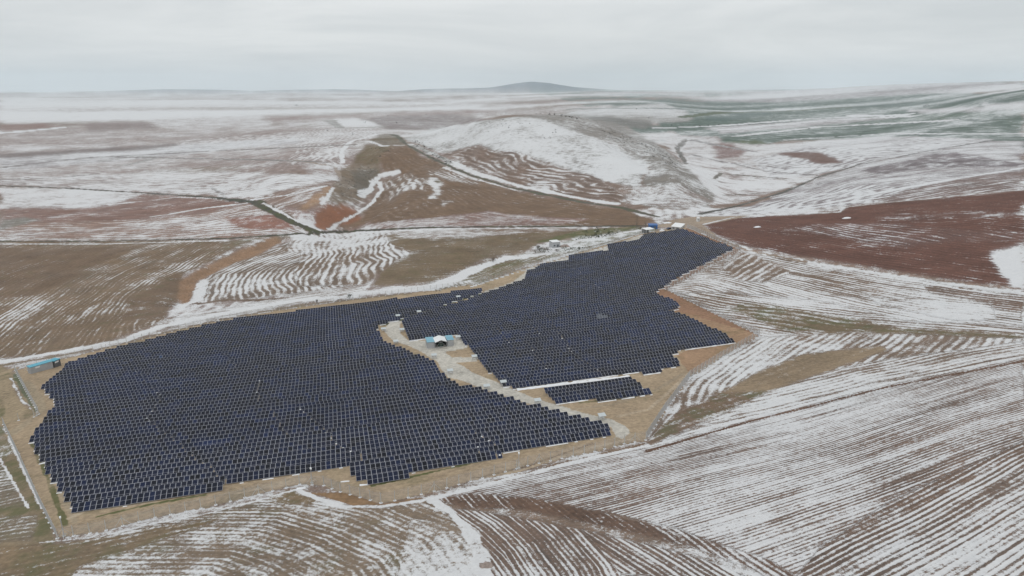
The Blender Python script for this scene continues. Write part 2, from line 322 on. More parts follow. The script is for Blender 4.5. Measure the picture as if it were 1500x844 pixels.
([(330,352),(470,342),(440,350),(400,352),(350,362),(320,368)], (.23,.17,.11), .4, .4, None, 1, 0),
([(330,377),(380,352),(405,348),(413,356),(372,376),(330,392),(292,414),(278,430),(270,446),(256,440),(262,414),(292,394)], (.37,.235,.15), .03, .1, None, 1, 0),
([(272,447),(285,425),(296,412),(306,410),(296,430),(290,445)], BR, .95, 0, None, 1, 0),
([(306,384),(352,360),(400,346),(398,350),(350,364),(320,382)], BR, .9, .1, None, 1, 0),
([(290,446),(298,425),(310,404),(345,386),(440,350),(475,342),(560,340),(575,345),(560,375),(530,418),(430,430),(350,440)], (.225,.155,.105), .52, .1, [(296,446),(300,420),(320,402),(380,375),(450,348)], 3.6, 1.1),
([(440,350),(475,342),(590,338),(640,345),(600,372),(560,400),(535,418),(430,420),(440,380)], (.225,.155,.105), .52, .1, [(500,344),(470,430)], 4.2, 1.1),
([(430,345),(560,337),(590,340),(570,352),(460,372),(420,368)], BR, .74, .05, [(500,344),(470,430)], 4.2, .6),
([(560,345),(600,338),(850,333),(830,345),(800,352),(770,366),(700,384),(640,414),(545,421),(560,400),(600,370)], (.225,.165,.105), .22, .28, [(560,345),(640,350),(800,345)], 3.4, .6),
([(560,338),(850,333),(840,338),(700,346),(600,350)], BR, .5, .1, [(560,341),(850,335)], 3, .8),
([(640,418),(700,388),(760,372),(800,366),(830,372),(757,395),(705,415),(600,430)], (.24,.19,.12), .36, .5, [(640,422),(757,385)], 2, .8),
([(250,466),(330,452),(430,432),(530,420),(540,430),(430,446),(330,464),(250,480)], BR, .6, .2, [(250,470),(540,425)], 2.6, .9),
([(800,366),(850,345),(940,333),(960,334),(943,342),(890,358),(830,375)], (.22,.19,.12), .6, .6, None, 1, 0),
([(850,336),(930,331),(940,334),(860,345),(820,352),(780,356)], (.23,.19,.11), .12, .8, None, 1, 0),
# ---- the plant's own ground
(FENCE_PX, TAN, .0, .25, None, 1, 0),
([(1006,334),(1085,366),(1040,388),(975,424),(1045,459),(1112,492),(1080,510),(1000,500),(940,430),(1000,360)], (.36,.215,.14), .0, .3, None, 1, 0),
([(945,443),(1060,475),(1112,492),(1060,520),(1010,548),(990,520),(1040,500)], (.42,.275,.175), .0, .35, None, 1, 0),
([(555,475),(575,468),(640,448),(700,428),(710,430),(640,452),(592,468),(586,474),(560,478)], OL, .0, 1, None, 1, 0),
([(625,735),(640,731),(700,710),(866,667),(946,648),(950,654),(860,672),(700,713),(632,729)], BR, .3, .2, None, 1, 0),
([(450,722),(505,722),(560,739),(620,729),(560,744),(520,741)], (.33,.21,.12), .02, .1, None, 1, 0),
# gravel roads in the plant
([(572,470),(590,470),(586,478),(588,490),(598,498),(626,500),(672,494),(686,500),(682,510),(652,516),(662,524),(700,523),(700,529),(668,531),(700,549),(734,563),(780,582),(812,592),(860,606),(893,614),(916,625),(922,634),(912,643),(900,640),(895,626),(870,620),(800,600),(740,580),(712,571),(690,563),(672,556),(655,553),(640,530),(618,516),(596,506),(574,498),(562,485)], (.62,.585,.52), .0, 0, None, 1, 0),
([(708,427),(733,420),(752,412),(766,402),(774,393),(800,386),(834,376),(890,362),(940,346),(960,340),(962,343),(935,354),(893,370),(836,385),(800,396),(775,404),(765,412),(735,424),(706,431)], (.62,.59,.53), .0, 0, None, 1, 0),
([(1006,334),(960,332),(985,322),(1010,318),(1100,316),(1030,330),(1050,346),(1040,348)], (.44,.35,.27), .02, .05, None, 1, 0),
]
FIELDS += [
# extra bands in the open country
([(1040,218),(1150,210),(1160,216),(1060,228)], PU, .6, .1, None, 1, 0),
] if False else []
# line features: path, width in metres, soil, snow, grass
LINES = [
([(1010,226),(1060,238),(1150,246),(1232,244)], 3, (.2,.17,.16), .4, .2),
([(1075,240),(1120,251),(1200,257)], 3, (.2,.17,.16), .4, .2),
([(1046,262),(1056,254),(1075,256),(1150,262)], 3, (.16,.14,.11), .3, .3),
([(1060,286),(1100,284),(1140,282)], 3, (.16,.14,.11), .4, .3),
([(1340,240),(1420,236),(1495,234)], 4, (.15,.12,.12), .2, .1),
([(1185,272),(1240,262),(1300,252),(1350,243)], 4, (.15,.13,.12), .3, .2),
([(1100,312),(1200,300),(1300,280),(1400,262),(1500,246)], 8, PU, .92, 0),
([(1060,316),(1180,306),(1300,288)], 5, PU, .9, 0),
([(1060,190),(1200,177),(1340,170)], 6, PU, .9, 0),
([(1075,200),(1200,186),(1400,176)], 9, PU, .85, 0),
([(960,188),(1060,184),(1200,173),(1330,168)], 5, PU, .95, 0),
([(1150,205),(1300,196),(1500,196)], 6, PU, .85, 0),
([(1250,169),(1300,170)], 14, PU, .95, 0),
([(1050,166),(1150,163),(1250,157)], 10, (.08,.14,.11), .1, 1),
([(1000,172),(1060,164)], 14, (.07,.13,.10), .08, 1),
([(840,160),(930,158),(1000,160)], 20, (.12,.15,.14), .3, .5),
([(150,236),(200,229),(232,231),(180,243)], 5, (.22,.19,.16), .45, .2),
([(310,275),(325,284),(333,295)], 3, (.2,.16,.14), .5, 0),
([(345,296),(420,286),(480,272)], 4, PU, .95, 0),
([(220,318),(300,305),(360,298)], 5, BR, .92, 0),
([(0,195),(60,190),(90,187)], 12, PU, .9, 0),
([(430,234),(490,244),(500,262)], 4, (.34,.26,.2), .3, .1),
([(160,300),(260,289),(320,291)], 4, RB, .8, 0),
([(-60,270),(100,276),(200,282),(320,290),(375,297)], 5, DK, .1, .4),
([(375,297),(400,309),(425,324),(466,341)], 9, (.11,.105,.08), .02, .5),
([(385,298),(412,311),(436,325),(470,338)], 2.5, BR, .85, 0),
([(-100,353.5),(150,353.5),(330,349.5),(470,340.5),(640,333),(850,331.5),(945,331)], 4, DK, .05, .5),
([(-100,357.5),(150,357.5),(330,352.5)], 3.5, BR, .9, 0),
([(470,344),(640,335.5),(800,334.5)], 2.5, BR, .85, 0),
([(-100,350),(150,350),(330,346)], 2, BR, .5, .4),
([(575,197),(590,208),(612,221),(650,240),(690,257),(750,275),(850,296),(908,304),(965,318)], 5, (.13,.12,.095), .1, .5),
([(600,211),(650,233),(700,255),(760,272),(840,289),(903,299)], 7, BR, .93, 0),
([(650,245),(690,261),(760,280)], 3, BR, .8, 0),
([(606,213),(640,228),(660,240)], 10, GREY, .45, .4),
([(480,336),(525,312),(545,297),(560,278),(556,268)], 2.5, BR, .95, 0),
([(545,266),(560,256),(582,253)], 8, BR, .93, 0),
([(530,288),(545,272),(552,262)], 10, GREY, .8, .2),
([(470,300),(480,290),(488,275)], 1.2, BR, .75, 0),
([(540,207),(560,214),(590,213)], 2.5, BR, .85, 0),
([(556,196),(515,207),(500,222),(502,238)], 5, PK, .95, 0),
([(483,176),(500,188),(560,186)], 3, GREY, .4, .2),
([(0,246),(120,232),(300,222),(520,212)], 6, (.2,.17,.15), .25, .3),
([(160,230),(260,232),(380,234),(480,238)], 4, (.2,.17,.15), .3, .3),
([(0,263),(70,262),(140,255)], 5, (.2,.16,.14), .3, .3),
([(1080,302),(1150,281),(1200,259),(1260,241),(1360,221),(1452,206)], 5, DK, .25, .3),
([(1025,314),(1080,302)], 4, DK, .2, .3),
([(1003,205),(992,218),(1000,232),(1005,240)], 6, (.14,.12,.10), .3, .3),
([(1010,205),(1080,218),(1110,223)], 4, (.2,.17,.16), .4, .2),
([(1030,329),(1080,317),(1230,311),(1236,304),(1300,297),(1500,277)], 2.2, BR, .8, .1),
([(1095,364),(1200,382.5),(1300,398.5),(1420,416),(1500,424)], 3.0, (.30,.20,.15), .35, .2),
([(1100,369),(1200,387),(1340,409),(1500,430)], 2.4, BR, .9, 0),
([(1028,342),(1095,364)], 2.0, BR, .8, 0),
([(1020,330),(1040,345),(1095,367),(1180,384)], 3.0, (.36,.27,.2), .15, .1),
([(948,655),(1100,611.5),(1300,561.5),(1500,523)], 1.1, BR, .95, 0),
([(948,661),(1100,617),(1300,567),(1500,529)], .9, (.16,.09,.06), .05, 0),
([(632,731),(700,713),(866,671),(948,653)], 1.3, BR, .98, 0),
([(60,795),(148,786),(225,767),(300,753),(368,736),(430,718)], .5, BR, .8, .3),
([(435,717),(462,729),(500,742),(560,742),(632,731)], 1.3, BR, .92, 0),
([(632,731),(662,752),(690,785),(706,815),(712,860)], 2.4, BR, .93, 0),
([(-100,537),(0,530.5),(80,517),(180,499),(240,478),(330,458),(430,441),(520,433)], 5.5, BR, .96, 0),
([(240,478),(330,458),(430,441),(520,433),(560,428),(640,424),(690,412)], 3.5, BR, .97, 0),
([(520,431),(570,425),(640,420),(690,396),(740,379),(800,372)], 8, BR, .96, .0),
([(280,446),(330,440),(380,440),(420,436)], 3, (.2,.14,.1), .2, .2),
([(-100,545),(0,535.5),(80,522.5),(180,504),(240,488),(330,467),(430,449),(520,438),(600,430)], 2.0, (.28,.22,.15), .05, .2),
([(800,371),(850,352),(900,343),(945,337)], 5.0, BR, .72, .3),
([(640,425),(705,409),(757,391),(830,371),(890,355),(940,341)], 2.0, (.26,.22,.16), .3, .4),
([(690,420),(757,399),(830,378),(890,361),(940,345)], 1.3, (.5,.5,.48), .6, 0),
([(22,548),(35,575),(55,604)], 1.2, (.2,.2,.14), .3, .8),
([(15,555),(30,585),(46,600)], 1.2, BR, .75, .5),
([(6,628),(25,665),(44,708),(62,745)], .7, BR, .85, .3),
([(-60,575),(2,560),(18,590),(22,615),(10,618)], 5.0, (.42,.33,.22), .0, .05),
([(-100,560),(0,548),(22,540)], 4.5, (.46,.36,.24), .0, .05),
([(-10,655),(10,690),(30,725),(42,745)], .5, BR, .9, .2),
([(40,560),(52,582),(62,600),(20,635)], 3.2, (.46,.37,.26), .0, .05),
([(60,640),(82,700),(110,765)], 1.2, (.47,.38,.27), .0, .05),
([(48,650),(72,705),(96,770)], 1.0, (.33,.27,.17), .0, .7),
([(100,760),(125,748),(225,735)], 1.2, (.56,.46,.34), 0, 0),
([(690,703),(760,690),(870,655),(925,643)], 1.0, (.56,.45,.33), 0, 0),
([(700,700),(765,685),(868,650)], .5, (.28,.2,.13), 0, .2),
([(345,722),(400,712),(445,703)], 2.0, (.54,.43,.31), 0, 0),
([(905,610),(950,600),(985,570),(1010,545)], 1.0, (.56,.45,.33), 0, 0),
([(120,775),(225,748),(368,716),(440,700)], 1.0, (.46,.37,.26), .0, .1),
([(140,757),(225,738),(300,725)], .7, (.2,.2,.1), .0, 1),
([(545,712),(640,690),(720,672)], .6, (.2,.2,.1), .0, 1),
([(840,600),(900,592),(960,572),(1000,548)], 1.4, (.44,.35,.25), .0, .1),
([(850,590),(900,585),(930,582)], .8, (.25,.22,.12), .0, .8),
]
# ---------------------------------------------------------------- helpers for objects
def link(o, parent=None):
    scene.collection.objects.link(o)
    if parent is not None: o.parent = parent
    return o
def tag(o, label=None, cat=None, group=None, kind=None):
    if label: o['label'] = label
    if cat: o['category'] = cat
    if group: o['group'] = group
    if kind: o['kind'] = kind
    return o
def empty(name, loc, rz=0.0):
    o = bpy.data.objects.new(name, None); link(o); o.location = loc; o.rotation_euler = (0, 0, rz); o.empty_display_size = 0.5
    return o
class MB:
    def __init__(s): s.v = []; s.f = []; s.m = []
    def box(s, x0, x1, y0, y1, z0, z1, mi=0):
        b = len(s.v)
        s.v += [(x0,y0,z0),(x1,y0,z0),(x1,y1,z0),(x0,y1,z0),(x0,y0,z1),(x1,y0,z1),(x1,y1,z1),(x0,y1,z1)]
        for q in ((0,3,2,1),(4,5,6,7),(0,1,5,4),(1,2,6,5),(2,3,7,6),(3,0,4,7)):
            s.f.append(tuple(b + k for k in q)); s.m.append(mi)
        return s
    def hexa(s, pts, mi=0):
        b = len(s.v); s.v += [tuple(p) for p in pts]
        for q in ((0,3,2,1),(4,5,6,7),(0,1,5,4),(1,2,6,5),(2,3,7,6),(3,0,4,7)):
            s.f.append(tuple(b + k for k in q)); s.m.append(mi)
        return s
    def bar(s, a, b_, r, n=4, mi=0, r2=None):
        a = Vector(a); b_ = Vector(b_); d_ = (b_ - a).normalized(); r2 = r if r2 is None else r2
        up = Vector((0, 0, 1)) if abs(d_.z) < .9 else Vector((1, 0, 0)); e1 = d_.cross(up).normalized(); e2 = d_.cross(e1)
        k0 = len(s.v)
        for p, rr in ((a, r), (b_, r2)):
            for k in range(n):
                t = 2 * math.pi * (k + .5) / n; s.v.append(tuple(p + e1 * math.cos(t) * rr + e2 * math.sin(t) * rr))
        for k in range(n):
            s.f.append((k0 + k, k0 + (k + 1) % n, k0 + n + (k + 1) % n, k0 + n + k)); s.m.append(mi)
        s.f.append(tuple(k0 + n - 1 - k for k in range(n))); s.m.append(mi)
        s.f.append(tuple(k0 + n + k for k in range(n))); s.m.append(mi)
        return s
    def mesh(s, name, mats):
        me = bpy.data.meshes.new(name); me.from_pydata(s.v, [], s.f)
        for m in (mats if isinstance(mats, (list, tuple)) else [mats]): me.materials.append(m)
        me.polygons.foreach_set('material_index', s.m); me.update(); return me
    def build(s, name, mats, parent=None, kind=None):
        o = bpy.data.objects.new(name, s.mesh(name, mats)); link(o, parent)
        if kind: o['kind'] = kind
        return o

def mat(name, col, rough=.7, metal=0.0, noise=0.0, scale=2.0, spec=.5, col2=None):
    m = bpy.data.materials.new(name); m.use_nodes = True; nt = m.node_tree; b = nt.nodes['Principled BSDF']
    b.inputs['Roughness'].default_value = rough; b.inputs['Metallic'].default_value = metal; b.inputs['Specular IOR Level'].default_value = spec
    if noise or col2:
        g = nt.nodes.new('ShaderNodeNewGeometry'); n_ = nt.nodes.new('ShaderNodeTexNoise'); n_.inputs['Scale'].default_value = scale; n_.inputs['Detail'].default_value = 4
        nt.links.new(g.outputs['Position'], n_.inputs['Vector'])
        r = nt.nodes.new('ShaderNodeValToRGB'); r.color_ramp.elements[0].position = .35; r.color_ramp.elements[1].position = .65
        c0 = col2 or tuple(c * (1 - noise) for c in col)
        r.color_ramp.elements[0].color = (*c0, 1); r.color_ramp.elements[1].color = (*col, 1)
        nt.links.new(n_.outputs['Fac'], r.inputs['Fac']); nt.links.new(r.outputs['Color'], b.inputs['Base Color'])
    else: b.inputs['Base Color'].default_value = (*col, 1)
    return m

# ---------------------------------------------------------------- ground material
def ground_material():
    m = bpy.data.materials.new('snowy_farmland'); m.use_nodes = True; nt = m.node_tree; N, L = nt.nodes, nt.links
    b = N['Principled BSDF']
    def attr(n):
        a = N.new('ShaderNodeAttribute'); a.attribute_name = n; return a
    def math_(op, a, b_=None, c=None, clamp=False):
        x = N.new('ShaderNodeMath'); x.operation = op; x.use_clamp = clamp
        for i, q in enumerate((a, b_, c)):
            if q is None: continue
            if isinstance(q, (int, float)): x.inputs[i].default_value = q
            else: L.new(q, x.inputs[i])
        return x.outputs[0]
    def noise(vec, scale, detail=3.0, rough=.55, dist=0.0):
        x = N.new('ShaderNodeTexNoise'); x.inputs['Scale'].default_value = scale; x.inputs['Detail'].default_value = detail
        x.inputs['Roughness'].default_value = rough; x.inputs['Distortion'].default_value = dist
        L.new(vec, x.inputs['Vector']); return x.outputs['Fac']
    def mixc(f, a, c):
        x = N.new('ShaderNodeMix'); x.data_type = 'RGBA'
        if isinstance(f, (int, float)): x.inputs[0].default_value = f
        else: L.new(f, x.inputs[0])
        for i, q in ((6, a), (7, c)):
            if isinstance(q, tuple): x.inputs[i].default_value = (*q, 1)
            else: L.new(q, x.inputs[i])
        return x.outputs[2]
    geo = N.new('ShaderNodeNewGeometry'); pos = geo.outputs['Position']
    soil = attr('soil').outputs['Color']; par = attr('cover'); dust = par.outputs['Alpha']; sp = N.new('ShaderNodeSeparateColor'); L.new(par.outputs['Color'], sp.inputs[0])
    snow, grass, stren = sp.outputs[0], sp.outputs[1], sp.outputs[2]
    stren = math_('MULTIPLY', stren, 2.0)
    phase = attr('phase').outputs['Fac']
    sx = N.new('ShaderNodeSeparateXYZ'); L.new(pos, sx.inputs[0])
    # wobble the furrows a little so that they are not ruled lines
    wob = noise(pos, .018, 2.0)
    ph = math_('ADD', phase, math_('MULTIPLY', math_('SUBTRACT', wob, .5), 4.0))
    ph = math_('ADD', ph, math_('MULTIPLY', math_('SUBTRACT', noise(pos, .35, 2.0), .5), .22))
    cv = N.new('ShaderNodeCombineXYZ'); L.new(math_('MULTIPLY', ph, 1.6), cv.inputs[0])
    L.new(math_('MULTIPLY', sx.outputs[0], .032), cv.inputs[1]); L.new(math_('MULTIPLY', sx.outputs[1], .032), cv.inputs[2])
    st_n = noise(cv.outputs[0], 1.0, 4.0, .6)
    st_s = math_('SINE', math_('MULTIPLY', ph, 6.2832))
    cw = N.new('ShaderNodeCombineXYZ'); L.new(math_('MULTIPLY', ph, .22), cw.inputs[0])
    L.new(math_('MULTIPLY', sx.outputs[0], .014), cw.inputs[1]); L.new(math_('MULTIPLY', sx.outputs[1], .014), cw.inputs[2])
    st_w = noise(cw.outputs[0], 1.0, 4.0, .6)
    st = math_('ADD', math_('MULTIPLY', math_('SUBTRACT', st_n, .5), 3.4), math_('MULTIPLY', st_s, .46))
    st = math_('ADD', st, math_('MULTIPLY', math_('SUBTRACT', st_w, .5), 1.9))
    bl = noise(pos, .16, 7.0, .66)
    bl = math_('MULTIPLY', math_('SUBTRACT', bl, .5), 3.7)
    fine = math_('MULTIPLY', math_('SUBTRACT', noise(pos, 1.1, 6.0, .75), .5), 3.4)
    fine = math_('ADD', fine, math_('MULTIPLY', math_('SUBTRACT', noise(pos, 4.0, 3.0, .7), .5), 1.8))
    big = math_('MULTIPLY', math_('SUBTRACT', noise(pos, .02, 3.0, .5), .5), 1.8)
    field = math_('ADD', math_('ADD', math_('MULTIPLY', st, stren), fine), math_('MULTIPLY', bl, math_('SUBTRACT', 1.0, math_('MULTIPLY', stren, .42))))
    field = math_('ADD', field, big)
    thr = math_('MULTIPLY', math_('SUBTRACT', snow, .53), 2.3)
    v = math_('ADD', math_('MULTIPLY', math_('ADD', field, thr), 1.7), .5, clamp=True)
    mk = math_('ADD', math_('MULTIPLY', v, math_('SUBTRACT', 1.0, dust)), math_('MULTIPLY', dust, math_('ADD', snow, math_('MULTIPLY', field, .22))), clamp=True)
    v = math_('MULTIPLY', mk, math_('ADD', .62, math_('MULTIPLY', noise(pos, 1.7, 5.0, .75), .50)), clamp=True)
    # no snow at all where the map says bare ground, closed cover where it says full
    v = math_('MULTIPLY', v, math_('MULTIPLY', snow, 25.0, clamp=True), clamp=True)
    # bare soil colour with clods, damp patches and grass
    k1 = noise(pos, .9, 6.0, .7); k2 = noise(pos, .06, 4.0, .6)
    k = math_('ADD', math_('MULTIPLY', k1, 1.5), math_('MULTIPLY', k2, .8))
    k = math_('MULTIPLY', math_('ADD', k, -.25), .80)
    k = math_('ADD', k, math_('MULTIPLY', math_('MULTIPLY', st, stren), .16))
    vs = N.new('ShaderNodeVectorMath'); vs.operation = 'SCALE'; L.new(soil, vs.inputs[0]); L.new(k, vs.inputs['Scale'])
    g = math_('MULTIPLY', math_('SUBTRACT', math_('ADD', noise(pos, .11, 6.0, .65), math_('MULTIPLY', grass, .32)), .62), 7.0, clamp=True)
    g = math_('MULTIPLY', g, math_('MULTIPLY', grass, 1.6, clamp=True), clamp=True)
    base = mixc(math_('MULTIPLY', g, .75), vs.outputs[0], (.085, .095, .035))
    thin = math_('MULTIPLY', math_('MULTIPLY', snow, .22), noise(pos, 2.2, 3.0, .6))
    base = mixc(thin, base, (.74, .76, .79))
    snowc = mixc(noise(pos, .5, 5.0, .6), (.58, .59, .61), (.77, .775, .78))
    col = mixc(v, base, snowc)
    L.new(col, b.inputs['Base Color']); b.inputs['Roughness'].default_value = .9; b.inputs['Specular IOR Level'].default_value = .12
    hgt = math_('ADD', math_('MULTIPLY', v, .07), math_('ADD', math_('MULTIPLY', k1, .22), math_('MULTIPLY', math_('MULTIPLY', st, stren), .08)))
    bp = N.new('ShaderNodeBump'); bp.inputs['Strength'].default_value = .6; bp.inputs['Distance'].default_value = 1.0
    L.new(hgt, bp.inputs['Height']); L.new(bp.outputs['Normal'], b.inputs['Normal'])
    return m

def build_terrain():
    fine_ = np.arange(-44.5, 44.51, .085)
    left = np.arange(-180, -45.5, 2.2); right = np.arange(45.6, 180.1, 2.2)
    th = np.radians(np.concatenate([left, fine_, right[right < 179.9]]))
    # radii: finer where the farm and the near fields are
    dep = np.concatenate([np.linspace(80, 44, 16)[:-1], np.linspace(44, 12, 350)[:-1], np.linspace(12, 1.6, 300)[:-1], np.linspace(1.6, .235, 62)])
    rr = 88.0 / np.tan(np.radians(dep)); rr = rr[rr < 21500]
    T, R = np.meshgrid(th, rr)
    X = (R * np.sin(T)); Y = (R * np.cos(T)); nr, ncol = X.shape
    x, y = X.ravel(), Y.ravel(); z = height(x, y)
    n = len(x)
    r = np.hypot(x, y)
    # default cover: a patchwork of parcels
    soil = np.zeros((n, 3)); snow = np.zeros(n); grass = np.zeros(n); phase = np.zeros(n); stren = np.zeros(n)
    wx = x + 60 * vnoise(x / 300, y / 300, 5); wy = y + 60 * vnoise(x / 300, y / 300, 6)
    a = .35 + .5 * vnoise(x / 4000, y / 4000, 8)
    px_, py_ = (wx * np.cos(a) + wy * np.sin(a)) / 420, (-wx * np.sin(a) + wy * np.cos(a)) / 170
    i_, j_ = np.floor(px_), np.floor(py_)
    h1, h2, h3 = hash2(i_, j_, 1), hash2(i_, j_, 2), hash2(i_, j_, 3)
    base = np.array(BR)[None] * (1 - h2[:, None]) + np.array(PK)[None] * h2[:, None]
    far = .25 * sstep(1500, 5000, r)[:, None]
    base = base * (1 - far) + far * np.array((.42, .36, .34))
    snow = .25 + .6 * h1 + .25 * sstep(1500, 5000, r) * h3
    green = ((x > 300) & (h3 > .5) & (r > 900))
    base[green] = np.array(GRN); snow[green] *= .55
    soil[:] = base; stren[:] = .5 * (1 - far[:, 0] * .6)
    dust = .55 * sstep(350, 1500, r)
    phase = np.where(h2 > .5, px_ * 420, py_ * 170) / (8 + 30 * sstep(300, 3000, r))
    jr = .006 + .007 * sstep(250, 600, r)
    jx = x + r * jr * fbm(x / (14 + r * .012), y / (14 + r * .012), 31); jy = y + r * jr * fbm(x / (14 + r * .012), y / (14 + r * .012), 41)
    # resolve every outline to ground points in one go
    store = []; allp = []
    for poly, *_ in FIELDS:
        q = dens(poly); store.append((len(allp), len(q))); allp += q
    gd = []
    for f in FIELDS:
        if f[4] is None: gd.append(None); continue
        q = dens(f[4], 12, False); gd.append((len(allp), len(q))); allp += q
    ln = []
    for l_ in LINES:
        q = dens(l_[0], 12, False); ln.append((len(allp), len(q))); allp += q
    gx, gy = ground_pt([p[0] for p in allp], [p[1] for p in allp]); GP = np.stack([gx, gy], -1)
    def vary():
        # drifts and thaw patches far longer than wide, growing with the open country
        m = sstep(500, 1300, r); xr, yr = x * .97 + y * .24, -x * .24 + y * .97
        q_ = fbm(xr / 900, yr / 170, 61, 4); q2 = fbm(xr / 2600, yr / 420, 67, 3)
        isg = (soil[:, 1] > soil[:, 0]) & (r > 800)
        snow[:] = np.where((snow > .02) & (snow < .97), np.clip(snow + m * (q_ * np.where(isg, 1.0, .42) + q2 * .65 * sstep(1800, 4000, r)) + np.where(isg, .16, 0), .03, 1), snow)
        mid_ = (snow > .12) & (snow < .94)
        snow[:] = np.where(mid_, np.clip(snow - .06 + .30 * fbm(x / 38, y / 38, 83, 3) + .26 * fbm(x / 11, y / 11, 87, 3) * sstep(320, 450, r) * (1 - sstep(1300, 1800, r)), .03, 1), snow)
        mt = (bump(x, y, 400, 14500, 750, 1400, 0) * 1.3 + bump(x, y, 750, 14200, 1500, 1500, 0) * .7 + bump(x, y, -1300, 14500, 1100, 1200, 0) * .7 + bump(x, y, -4200, 16500, 1700, 1500, 0) + bump(x, y, -7600, 16000, 1500, 1200, 0))
        k_ = sstep(.25, .5, mt + .25 * fbm(x / 500, y / 500, 77))
        soil[:] = soil * (1 - k_[:, None]) + np.array((.010, .045, .085)) * k_[:, None]  # horizon hills: blue of the distant haze painted into the dark forest colour
        snow[:] = snow * (1 - k_) + (.05 + .5 * np.clip(fbm(x / 240, y / 400, 79), 0, 1)) * k_
    def soften():
        for arr, reps in ((snow, 6), (grass, 4), (soil, 2)):
            A_ = arr.reshape(nr, ncol, -1)
            for _ in range(reps):
                A_[:, 1:-1] = .25 * A_[:, :-2] + .5 * A_[:, 1:-1] + .25 * A_[:, 2:]
                A_[1:-1] = .25 * A_[:-2] + .5 * A_[1:-1] + .25 * A_[2:]
    for (poly, sc, sn, gr, guide, spc, st), (s0, cnt), gdx in zip(FIELDS, store, gd):
        if poly is FENCE_PX: vary(); soften()
        if poly is FENCE_PX: jx, jy = x + .6 * fbm(x / 5, y / 5, 31), y + .6 * fbm(x / 5, y / 5, 41)
        W = GP[s0:s0 + cnt]; m = np.nonzero(inside(jx, jy, W))[0]
        if len(m) == 0: continue
        soil[m] = sc; snow[m] = sn; grass[m] = gr; stren[m] = st
        if gdx is not None:
            g = GP[gdx[0]:gdx[0] + gdx[1]]
            if len(guide) == 2:
                d_ = g[-1] - g[0]; d_ = d_ / np.hypot(*d_); phase[m] = ((x[m] - g[0][0]) * -d_[1] + (y[m] - g[0][1]) * d_[0]) / spc
            else:
                d0 = g[0] - g[2]; d1 = g[-1] - g[-3]; d0 = d0 / np.hypot(*d0); d1 = d1 / np.hypot(*d1)
                g = np.concatenate([[g[0] + d0 * 150], g, [g[-1] + d1 * 150]])
                phase[m] = seg_dist(x[m], y[m], g) / spc
        else: stren[m] = 0
    for (path, w, sc, sn, gr), (s0, cnt) in zip(LINES, ln):
        g = GP[s0:s0 + cnt]; lo = g.min(0) - w * 2 - 60; hi = g.max(0) + w * 2 + 60
        m = np.nonzero((x > lo[0]) & (x < hi[0]) & (y > lo[1]) & (y < hi[1]))[0]
        if len(m) == 0: continue
        dd = seg_dist(x[m], y[m], g)
        wob = 1 + .9 * fbm(x[m] / (w * 2.5), y[m] / (w * 2.5), 55)
        w = np.maximum(w, r[m] ** 2 / 88 * math.radians(.036) * .9)
        k = 1 - sstep(.5 * w * wob * .8, .5 * w * wob * 1.25, dd); q = m[k > .0]; k = k[k > .0]
        soil[q] = soil[q] * (1 - k[:, None]) + np.array(sc) * k[:, None]
        snow[q] = snow[q] * (1 - k) + sn * k; grass[q] = grass[q] * (1 - k) + gr * k; stren[q] = stren[q] * (1 - k)
    me = bpy.data.meshes.new('ground')
    nf = (nr - 1) * ncol
    me.vertices.add(n + 1); co = np.empty((n + 1, 3), np.float32); co[:n, 0] = x; co[:n, 1] = y; co[:n, 2] = z; co[n] = (0, 0, float(height(np.array([0.]), np.array([0.]))[0]))
    me.vertices.foreach_set('co', co.ravel())
    I = np.arange(nr - 1)[:, None]; J = np.arange(ncol)[None]; J2 = (J + 1) % ncol
    q = np.stack([I * ncol + J, I * ncol + J2, (I + 1) * ncol + J2, (I + 1) * ncol + J], -1).reshape(-1, 4)[:, ::-1]
    tri = np.stack([np.full(ncol, n), np.arange(ncol), (np.arange(ncol) + 1) % ncol], -1)[:, ::-1]
    nl = len(q) * 4 + len(tri) * 3
    me.loops.add(nl); me.loops.foreach_set('vertex_index', np.concatenate([q.ravel(), tri.ravel()]).astype(np.int32))
    me.polygons.add(len(q) + len(tri))
    ls = np.concatenate([np.arange(len(q)) * 4, len(q) * 4 + np.arange(len(tri)) * 3]).astype(np.int32)
    me.polygons.foreach_set('loop_start', ls)
    me.polygons.foreach_set('use_smooth', np.ones(len(ls), bool))
    me.update(calc_edges=True); me.validate()
    def fill(a, v): return np.concatenate([a, v])
    A = me.attributes.new('soil', 'FLOAT_COLOR', 'POINT'); c4 = np.ones((n + 1, 4), np.float32); c4[:n, :3] = soil; c4[n, :3] = BR; A.data.foreach_set('color', c4.ravel())
    A = me.attributes.new('cover', 'FLOAT_COLOR', 'POINT'); c4 = np.ones((n + 1, 4), np.float32); c4[:n, 0] = snow; c4[:n, 1] = grass; c4[:n, 2] = stren / 2; c4[:n, 3] = dust; A.data.foreach_set('color', c4.ravel())
    A = me.attributes.new('phase', 'FLOAT', 'POINT'); A.data.foreach_set('value', np.concatenate([phase, [0]]).astype(np.float32))
    me.materials.append(ground_material())
    o = bpy.data.objects.new('ground', me); link(o); o['kind'] = 'structure'; o['label'] = 'snow streaked ploughed farmland rolling to the horizon'
    return o
build_terrain()

# ---------------------------------------------------------------- haze
hz = MB(); hz.box(-23000, 23000, -23000, 23000, -700, 520)
hm = bpy.data.materials.new('haze_air'); hm.use_nodes = True; hn = hm.node_tree
hn.nodes.remove(hn.nodes['Principled BSDF'])
pv = hn.nodes.new('ShaderNodeVolumePrincipled'); pv.inputs['Color'].default_value = (.84, .94, 1.0, 1); pv.inputs['Density'].default_value = .00005
hn.links.new(pv.outputs[0], hn.nodes['Material Output'].inputs['Volume'])
hz.build('haze', hm)['kind'] = 'stuff'

